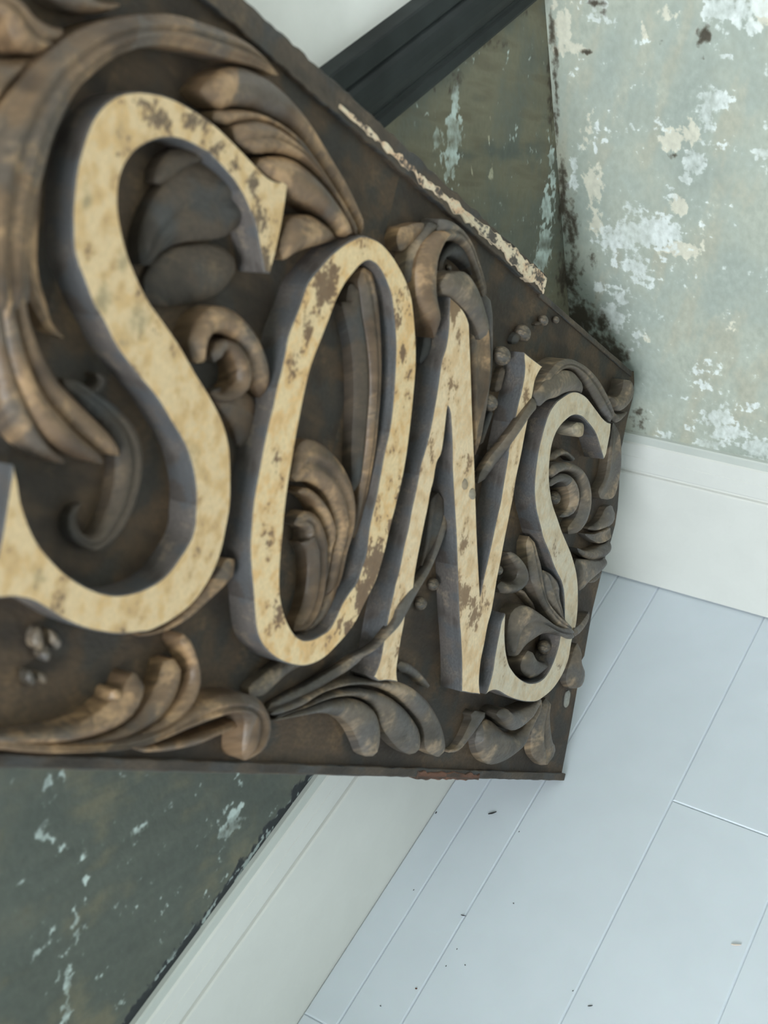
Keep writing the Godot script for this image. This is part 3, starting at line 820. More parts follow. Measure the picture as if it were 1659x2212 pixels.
	"n": [-573.7,440.7,-572.2,436.7,-570.8,432.7,-569.3,428.7,-567.4,424.6,-565.4,420.5,-563.7,415.9,-562.7,411.8,-561.7,407.4,-561,402.8,-560.6,398.6,-560.8,394.8,-561.4,391.2,-562.1,387.6,-562.2,383.4,-561.9,380,-561.3,376.2,-560.6,372.2,-559.8,368.3,-559,364.6,-558.5,361.4,-557.7,356.6,-557.2,352.8,-556.6,348.4,-556.2,345,-555.8,341.3,-555.4,337.5,-555,333.5,-554.7,329.6,-554.5,325.8,-554.2,321.8,-554.1,317.9,-554,313.8,-554.1,309.7,-554.4,305.3,-554.9,300.6,-555.5,296,-556.1,291.6,-556.3,287.9,-556.1,283.2,-555.6,279.7,-555,275.9,-554.7,272.5,-554.5,269,-554.2,265.3,-554.1,261.6,-554,257.8,-554,253.8,-554,249.8,-553.8,245.8,-553.4,241.7,-552.8,237.6,-552.3,233.5,-551.9,229.6,-551.9,225.7,-552.1,222,-552.2,218.4,-552.3,215.1,-552.2,211.4,-551.9,208.1,-551.6,204.5,-551.3,201.1,-551,197.5,-550.8,193.8,-550.7,190.3,-550.9,185.8,-551.4,181.4,-551.7,177.3,-551.5,173.6,-551.2,170.2,-551,166.7,-551,162.9,-551,159.1,-551,154.5,-550.8,151.2,-550.5,147.5,-550.2,143.7,-549.9,139.9,-549.6,136.4,-549.2,132.6,-548.8,129,-548.4,125.7,-548,122.4,-547.4,118.2,-546.9,114.2,-546.7,110.5,-547,105.6,-547.9,101.1,-549.4,97,-551.1,93.1,-547.7,91.9,-544.4,90.7,-540.8,90,-536.9,90.3,-532.6,91,-527.6,91.6,-523.9,91.8,-519.9,91.9,-515.6,91.9,-511.2,91.9,-507,92,-509.3,95.1,-511.6,98.2,-513.6,102,-514.6,105.5,-515.5,109.6,-516.2,113.8,-516.8,117.7,-517.6,122.3,-518.3,126.7,-518.8,131.3,-519.2,135.1,-519.5,139.1,-519.8,143,-520.1,146.4,-520.9,150.7,-521.2,155,-520.9,158.3,-520.4,162.1,-519.8,166,-519.3,169.6,-518.8,173.5,-518.5,177,-518.6,180.7,-519.3,184.4,-520.4,188.3,-521.4,192.7,-521.9,196.5,-522.4,200.6,-522.9,204.9,-523.3,209.2,-523.6,212.8,-523.8,216.6,-524,220.3,-524.3,224,-524.5,227.4,-524.7,231.3,-525,234.9,-525.2,238.4,-525.4,241.9,-525.6,246.6,-525.8,251.2,-526.1,255.8,-526.6,260.2,-527.3,264.5,-527.7,268.7,-527.6,272.4,-527.2,275.8,-527.1,279.9,-527.5,283.7,-528.3,288,-528.9,292.4,-529,296.5,-528.1,299.6,-526.5,302,-525.1,305.2,-524.8,310.5,-525.2,313.4,-525.8,316.7,-526.5,320.5,-527.4,324.5,-528.4,328.7,-529.4,333,-530.5,337.4,-531.6,341.7,-532.6,346,-533.5,350.1,-531,348.8,-528.5,347.5,-525.2,344.3,-523.4,341.8,-521.3,338.7,-519,335.2,-516.6,331.5,-514.3,327.7,-512.1,324,-510.1,320.6,-508,316.9,-506.1,313.3,-504.3,309.7,-502.6,306.3,-500.9,302.9,-499.2,299.7,-497.2,296.2,-495.2,292.9,-493.3,289.8,-491.2,286.6,-489,283.1,-487,279.9,-484.9,276.6,-482.7,273.2,-480.5,269.8,-478.3,266.3,-476.1,262.9,-473.9,259.5,-471.7,256.1,-469.5,252.7,-467.3,249.3,-465.1,245.9,-463,242.4,-460.8,239,-458.8,235.5,-456.7,232,-454.6,228.5,-452.6,225,-450.5,221.5,-448.5,218,-446.4,214.4,-444.4,210.9,-442.3,207.3,-440.3,203.8,-438.2,200.2,-436.2,196.6,-434.1,193,-432.1,189.4,-430,185.8,-427.9,182.2,-425.8,178.6,-423.5,174.8,-421.1,170.8,-418.6,166.8,-416.3,163,-414.1,159.6,-412.3,156.7,-410,153.4,-408.6,151.6,-406.3,148.2,-404.7,145.7,-402.8,142.7,-400.8,139.4,-398.6,135.9,-396.4,132.4,-394.4,129,-392.5,125.9,-390.3,121.8,-388.2,117.8,-386.2,114,-384.4,110.3,-382.7,106.8,-380.7,102.9,-379,99.2,-377.3,95.8,-375.7,92.2,-371.4,92.1,-367.1,92.1,-362.8,92,-358.5,91.9,-354.2,91.9,-349.9,92,-345.6,92.1,-341.2,92.2,-336.9,92.3,-332.5,92.4,-334.9,95.7,-337.3,98.8,-339.7,102.2,-341.8,106.1,-343.3,109.7,-344.7,113.6,-346,117.7,-347.1,121.9,-348,126,-348.5,130.1,-348.8,134.3,-348.9,138.4,-349,142.5,-349.2,146.4,-349.7,151.1,-350.3,155.8,-350.7,160.2,-351,164.3,-350.7,168.9,-350.1,173,-349.7,177.2,-349.7,180.7,-350,184.1,-350.3,187.8,-350.8,191.9,-351.3,195.6,-351.9,199.6,-352.6,203.8,-353.2,208,-353.8,212.1,-354.1,216.2,-354.4,220.4,-354.6,224.6,-354.8,228.6,-355,232.6,-355.4,237.3,-355.9,241.8,-356.4,246.2,-356.8,250.5,-357.1,254.7,-357.4,258.8,-357.6,262.8,-357.8,266.8,-358.1,270.9,-358.3,275,-358.6,279.1,-358.8,283.2,-359,287.3,-359.2,291.2,-359.4,295.3,-359.8,299.7,-360.3,303.5,-361,307.5,-361.7,311.6,-362.4,315.8,-362.8,319.8,-363.1,323.8,-363.2,327.8,-363.2,331.8,-363.2,335.5,-363.3,338.9,-363.5,343.4,-363.7,347.3,-364,351.2,-364.5,355.5,-365,360,-365.5,364.7,-365.8,368.7,-366,373,-366.2,377.2,-366.5,381.2,-367,386,-367.6,390.6,-368.1,395,-368.5,399.4,-368.8,403.7,-369.2,408.1,-369.9,412.8,-370.7,417.5,-370.8,421.9,-369.9,425.9,-368.4,429.5,-366.7,432.8,-363.9,437.1,-360.9,440.9,-365,440.9,-369.1,440.9,-373.2,440.9,-377.3,440.9,-381.3,440.9,-385.3,440.9,-389.2,441,-393,441,-396.8,441.1,-400.6,441.2,-404.4,441.3,-408.2,441.3,-406.3,436,-403.7,433.1,-400.8,429.5,-399.2,426.3,-397.8,422.5,-396.7,418.4,-396.2,415,-395.8,411.3,-395.7,407.5,-395.6,403.9,-395.7,399.3,-396,394.8,-396.1,390.5,-396.1,386.6,-396,382.9,-395.8,379.1,-395.6,375.2,-395.3,371.3,-395,367,-394.8,363.5,-394.5,359.8,-394.2,356.1,-394,352.5,-393.8,347.6,-393.8,342.8,-393.7,339.5,-392.9,340,-392.3,337.3,-391.6,333.3,-390.9,328.8,-390.2,324.3,-389.8,320.8,-389.3,317.1,-388.9,313.3,-388.5,309.6,-388.1,306,-387.4,301.4,-386.6,296.9,-385.9,292.5,-385.4,288.5,-385.3,284.2,-385.4,280.4,-385.5,276.3,-385.5,272.7,-385.5,269,-385.4,265.2,-385.3,261.7,-385.1,257.8,-384.8,254.3,-384.6,249.6,-384.5,245.8,-384.4,241.4,-384.3,236.7,-384.3,232,-384.2,227.8,-384.2,223.1,-384.3,218.7,-384.3,214.5,-384.2,210,-383.9,206.1,-383.6,202.1,-383.3,198.1,-382.9,194,-382.6,190,-384.8,193.4,-386.9,196.7,-389.1,200.1,-391.3,203.5,-393.5,206.8,-395.7,210.2,-397.9,213.7,-400.1,217.1,-402.1,220.3,-404.1,223.4,-406.2,226.6,-408.2,229.8,-410.3,233.1,-412.3,236.3,-414.4,239.5,-416.4,242.7,-418.3,245.9,-420.6,249.5,-422.8,253.2,-425,256.9,-427.2,260.6,-429.3,264.2,-431.4,267.7,-433.4,271.1,-435.3,274.3,-437.6,278.2,-439.8,281.8,-441.8,285.2,-443.7,288.5,-445.7,291.8,-447.7,295.2,-449.7,298.6,-451.7,302,-453.6,305.3,-455.6,308.7,-457.7,312.2,-459.9,315.9,-462,319.2,-464.1,322.6,-466.4,326.2,-468.6,329.8,-470.9,333.5,-473.1,337,-475.3,340.5,-477.3,343.9,-479.4,347.2,-481.4,350.4,-483.3,353.6,-485.3,356.9,-487.3,360.2,-489.4,363.7,-491.3,366.9,-493.2,370.1,-495.1,373.5,-497.1,376.9,-499,380.2,-501,383.6,-502.9,386.8,-504.7,389.9,-506.8,393.4,-508.9,396.8,-510.9,400.1,-512.9,403.4,-514.8,406.5,-516.6,409.5,-518.4,412.3,-520.7,416.1,-522.9,419.7,-524.9,423,-526.6,425.9,-528,428.1,-529.4,430.4,-532.2,432.3,-535.9,434.5,-540.3,436.5,-543.9,437.7,-547.9,438.7,-552.2,439.5,-556.4,440.2,-560.6,440.5,-565,440.6,-569.3,440.6],
	"s2": [-149.6,435,-154,434.4,-158.4,433.7,-163.1,433.4,-167,433.3,-171,433.5,-175.1,433.8,-179.3,434.2,-183.5,434.8,-187.8,435.6,-192.1,436.3,-196.4,437.1,-200.6,437.8,-204.7,438.5,-208.8,439.2,-213.2,439.9,-216.9,440.6,-220.7,441.2,-224.6,441.9,-228.5,442.5,-232.2,442.9,-236.6,443.2,-240.8,443.3,-244.9,443.3,-249.2,443.1,-253.6,442.7,-258,442.3,-262.4,441.6,-266.7,440.7,-270.6,439.6,-274.5,438.3,-278.2,436.7,-281.8,435,-285.3,433.2,-288.6,431.1,-291.9,429,-295.1,426.8,-298.4,424.7,-301.7,422.5,-304.8,420.3,-307.8,418,-311.3,414.6,-314.4,411,-317.1,407.5,-319.2,404.2,-320.8,400.9,-322.1,397.5,-323.2,393.9,-323.9,390.3,-324.5,386.5,-324.9,382.8,-325.2,379,-325.5,375.1,-325.7,371.1,-326,366.9,-326,363,-325.9,359.3,-325.7,355.7,-325.2,352,-324.5,348,-323.6,343.9,-322.6,339.8,-321.6,335.8,-320.4,331.7,-319.1,327.8,-317.5,323.8,-315.8,319.9,-313.7,316.1,-311.1,312.2,-308.3,308.4,-305.4,304.9,-302.6,301.7,-299.7,298.7,-297.1,296.3,-294.1,294,-290.7,291.7,-287.6,289.3,-283.8,286.5,-279.7,283.4,-277,281.3,-274,278.9,-271,276.5,-267.9,274.2,-264.8,272.1,-260.9,269.9,-256.9,267.9,-253.1,266.1,-249.4,264.3,-246.1,262.5,-242.9,260.9,-239.9,259.3,-236.7,257.5,-233.4,255.5,-230,253.3,-226.5,251.1,-222.9,249.1,-219.1,247.1,-215.1,245.2,-211.1,243.4,-207.2,241.6,-203.2,239.9,-199.2,238.3,-195.4,236.7,-191.7,234.9,-188.3,232.8,-185.2,230.6,-182.2,228.2,-179.3,225.7,-176.6,222.8,-174,219.7,-171.6,216.4,-169.3,213.2,-167.2,210,-165.1,206.8,-163.2,203.6,-161.4,200.3,-159.5,197,-157.6,193.7,-156.1,190.3,-155.3,187.2,-155.9,183.3,-157.6,179.6,-158.8,175.9,-158.7,171.9,-158.2,167.8,-157.9,164,-158.1,160.4,-158.5,157.1,-159.1,153.7,-160,150.2,-161.2,146.7,-162.6,143.2,-164.2,139.6,-166,136,-168.2,132.6,-170.7,129.4,-173.5,126.4,-177,123.6,-180,121.7,-183.4,120,-187.2,118.4,-191.4,117,-195,116.1,-199.1,115.3,-203.3,114.6,-207.5,114,-211.6,113.7,-215.6,113.5,-219.6,113.5,-223.6,113.7,-227.5,114,-231.4,114.3,-235.2,114.8,-239.1,115.4,-242.9,116.1,-246.5,116.9,-250,117.7,-254,118.7,-257.8,119.9,-261.4,121.2,-265,122.5,-268.5,123.8,-271.9,125.2,-275.2,126.6,-278.2,128.2,-281.8,130.5,-285.1,133.1,-288.3,135.8,-291.3,138.6,-294.2,141.6,-297.2,145.1,-299.6,148.4,-302.2,152.1,-304.6,155.8,-306.7,159.4,-308.9,163.6,-310.6,167.6,-312.1,171.4,-313.6,174.8,-314.9,177.9,-316.2,181,-318.1,178.1,-320,175.2,-321.2,172,-321.4,168.1,-320.9,163.8,-320.5,159.5,-320.3,155.4,-320,151.3,-319.7,147,-319.4,143.6,-319,140,-318.6,136.4,-318.1,133,-317.3,128.7,-316.3,124.6,-315.6,120.7,-315.3,116.9,-315.4,113.2,-315.6,109.8,-316.2,105.4,-317,101.4,-317.7,97.3,-318.5,93.4,-315.7,94.9,-312.4,96.3,-309.4,97.2,-306,98.1,-302.2,98.7,-298,98.9,-293.4,98.8,-288.4,98.4,-284.3,97.8,-279.9,97,-275.4,96.1,-270.8,95.4,-267.1,94.9,-263.3,94.4,-259.4,94,-255.4,93.6,-251.4,93.2,-247.2,92.9,-243,92.6,-238.7,92.4,-234.3,92.2,-229.9,92,-226.1,91.9,-222.2,91.9,-218.2,91.9,-214.2,91.9,-210.3,92,-206.4,92.2,-202.5,92.4,-198.5,92.7,-194.6,93,-190.7,93.3,-187,93.9,-183.4,94.6,-179.3,95.7,-175.5,97,-171.8,98.5,-168.2,100.1,-164.7,101.7,-161.2,103.3,-157.8,105,-154.5,106.7,-151.4,108.4,-148.6,110.2,-145.3,112.4,-142.4,114.7,-139.7,117,-137.2,119.4,-134,122.7,-131.1,126,-128.5,129.5,-126.2,133,-124.3,136.6,-122.6,140.3,-121.2,144.1,-120.1,148,-119.5,151.9,-119.7,155.7,-120.4,159.5,-121,163.1,-121.7,167.9,-122,172.4,-121.6,177,-121,181.7,-120.6,185.2,-120.1,188.9,-120.2,193.2,-120.9,197,-122,201.1,-123.3,205.4,-124.9,209.7,-126.5,213.3,-128.3,216.9,-130.2,220.6,-132.2,224.2,-134.1,227.4,-136.2,231,-138.3,234.2,-140.5,237.2,-142.9,240.3,-145.6,243.4,-148.6,246.5,-151.7,249.6,-155.1,252.5,-157.8,254.8,-160.8,257,-163.8,259.2,-166.9,261.2,-169.9,263.2,-173.5,265.5,-177.1,267.7,-180.8,269.8,-184.6,271.9,-187.7,273.5,-191,275.1,-194.3,276.7,-197.7,278.3,-201.2,280,-204.9,281.7,-208.8,283.5,-212.8,285.4,-216.8,287.3,-220.5,289.2,-224.2,291.2,-227.7,293.3,-231.1,295.3,-234.5,297.4,-237.9,299.4,-241.3,301.3,-244.8,303.3,-248.2,305.1,-251.5,306.9,-254.4,308.6,-258.5,311.2,-262,313.6,-265.4,316.1,-268.8,319.2,-272.2,322.6,-275.1,325.5,-278.2,328.7,-280.9,331.9,-283,334.7,-285.1,337.8,-287.1,341,-288.8,344.3,-290.4,347.7,-291.8,351.3,-293.2,355.3,-294.5,359.5,-295.4,363.6,-296.1,367.3,-296.5,370.9,-296.3,374.7,-295.5,378.8,-294.1,383.1,-292.4,387.1,-290.2,390.6,-287.6,393.9,-284.7,397,-281.4,400.2,-277.7,403.2,-274.1,406,-270.8,408.5,-267.6,410.8,-264.2,412.7,-260.6,414.4,-256.9,415.8,-252.7,417,-249.2,417.8,-245.4,418.5,-241.4,419.1,-237.6,419.5,-233.9,419.6,-230.2,419.5,-226.5,419.2,-222.7,418.9,-218.8,418.4,-214.7,417.9,-210.6,417.3,-206.7,416.7,-203,416.1,-199.4,415.4,-195.9,414.7,-192.5,413.9,-189,412.8,-185.7,411.6,-182.4,410.2,-179.2,408.8,-175.2,406.7,-171.4,404.5,-167.6,402.3,-163.5,400,-159.4,397.8,-155.7,395.7,-151.4,393.2,-147.6,391,-145.4,393.8,-143.8,397.6,-143.6,400.7,-143.9,404.4,-144.2,408.2,-144.6,411.8,-144.7,416.1,-144.9,420.2,-145.5,424.1,-146.6,427.8,-148.1,431.4],
	"o_hole": [-708.9,423.1,-712.4,421.2,-715.6,418.6,-718.7,415.4,-721,412.6,-723.2,409.4,-725.4,406.1,-727.3,403.2,-729.3,400.2,-731,397.6,-732.6,394.4,-734,391.4,-735.4,388,-736.7,384.3,-737.9,380.4,-738.9,376.3,-739.8,371.8,-740.6,367.3,-741.4,362.8,-742.3,358.3,-743.2,353.8,-744.1,349.4,-744.9,345.4,-746,340.7,-747,336.4,-747.9,332,-748.5,328.2,-749.1,324.4,-749.6,320.4,-749.9,316.5,-750,312.6,-749.9,308.6,-749.7,304.7,-749.5,300.5,-749.3,297,-749.1,293.3,-748.8,289.6,-748.5,285.9,-748.2,282.4,-747.9,278.3,-747.6,274.3,-747.3,270.5,-746.9,266.7,-746.5,263.2,-746.1,259.7,-745.6,256.2,-745.1,252.4,-744.7,249,-744.2,245.3,-743.7,241.5,-743.3,237.8,-742.9,234.6,-742.3,230.3,-741.7,226.7,-741,222.7,-740.4,219.3,-739.6,215.6,-738.8,211.7,-737.8,207.4,-736.8,203.5,-735.7,199,-734.5,194.5,-733.4,190.2,-732.4,186.5,-731.4,182,-730.6,178.4,-729.6,174.7,-728.4,170.5,-727.1,166.2,-725.6,161.9,-723.9,157.5,-722.1,153.1,-720.3,149.2,-718.6,145.9,-716.8,143,-714.6,140.1,-711.9,136.7,-708.8,133.3,-705.6,130.1,-702.6,127.4,-699.4,124.9,-696.1,122.5,-692.5,120.2,-688.7,118,-684.8,116.3,-680.8,115,-676.8,114.2,-672.7,113.8,-668.4,114,-664.1,114.8,-660,115.8,-655.9,117.3,-652,119.1,-648.3,121,-644.9,122.7,-641.7,124.4,-639,126.6,-636.9,129.5,-635.2,132.9,-633.7,136.5,-632.3,140.5,-631,144.8,-629.4,149,-627.3,152.9,-624.8,156.8,-622.3,160.6,-619.5,164.1,-616.7,167.5,-614.5,171.2,-613.3,175.1,-612.9,179.3,-612.4,183.6,-611.7,187.9,-611,192.4,-611,197.5,-611.5,201.1,-612.4,205.1,-613.4,209.2,-614.4,213.3,-615.1,217,-615.6,221,-615.9,224.7,-616.1,228.2,-616.1,231.7,-616.1,236.2,-615.8,240.5,-615.9,245.4,-616.1,248.8,-616.5,252.4,-617,256.2,-617.4,260.1,-617.9,264.1,-618.3,268.3,-618.7,272.6,-619.2,277.1,-619.5,281.4,-619.8,285.5,-619.9,290.2,-619.8,294.5,-619.8,298.8,-620.1,303.3,-620.5,307,-621.1,310.7,-621.8,314.6,-622.7,318.6,-623.8,322.9,-624.7,326.2,-625.7,329.7,-626.7,333.4,-627.9,337.1,-629.1,340.8,-630.3,344.5,-631.5,348.1,-632.8,351.7,-634.1,355.4,-635.4,359,-636.8,362.6,-638.2,366.1,-639.6,369.5,-641,372.6,-642.9,376.4,-644.9,379.8,-646.9,383,-649,386.2,-651.3,389.6,-653.3,392.7,-655.6,396.1,-657.9,399.4,-660.2,402.7,-662.5,405.6,-664.5,408,-667.9,411.2,-671,413.2,-674.1,415,-677.4,417,-680.8,418.9,-684.3,420.6,-688,422.1,-691.9,423.4,-695.9,424.1,-700.3,424.4,-704.8,424.1],
}
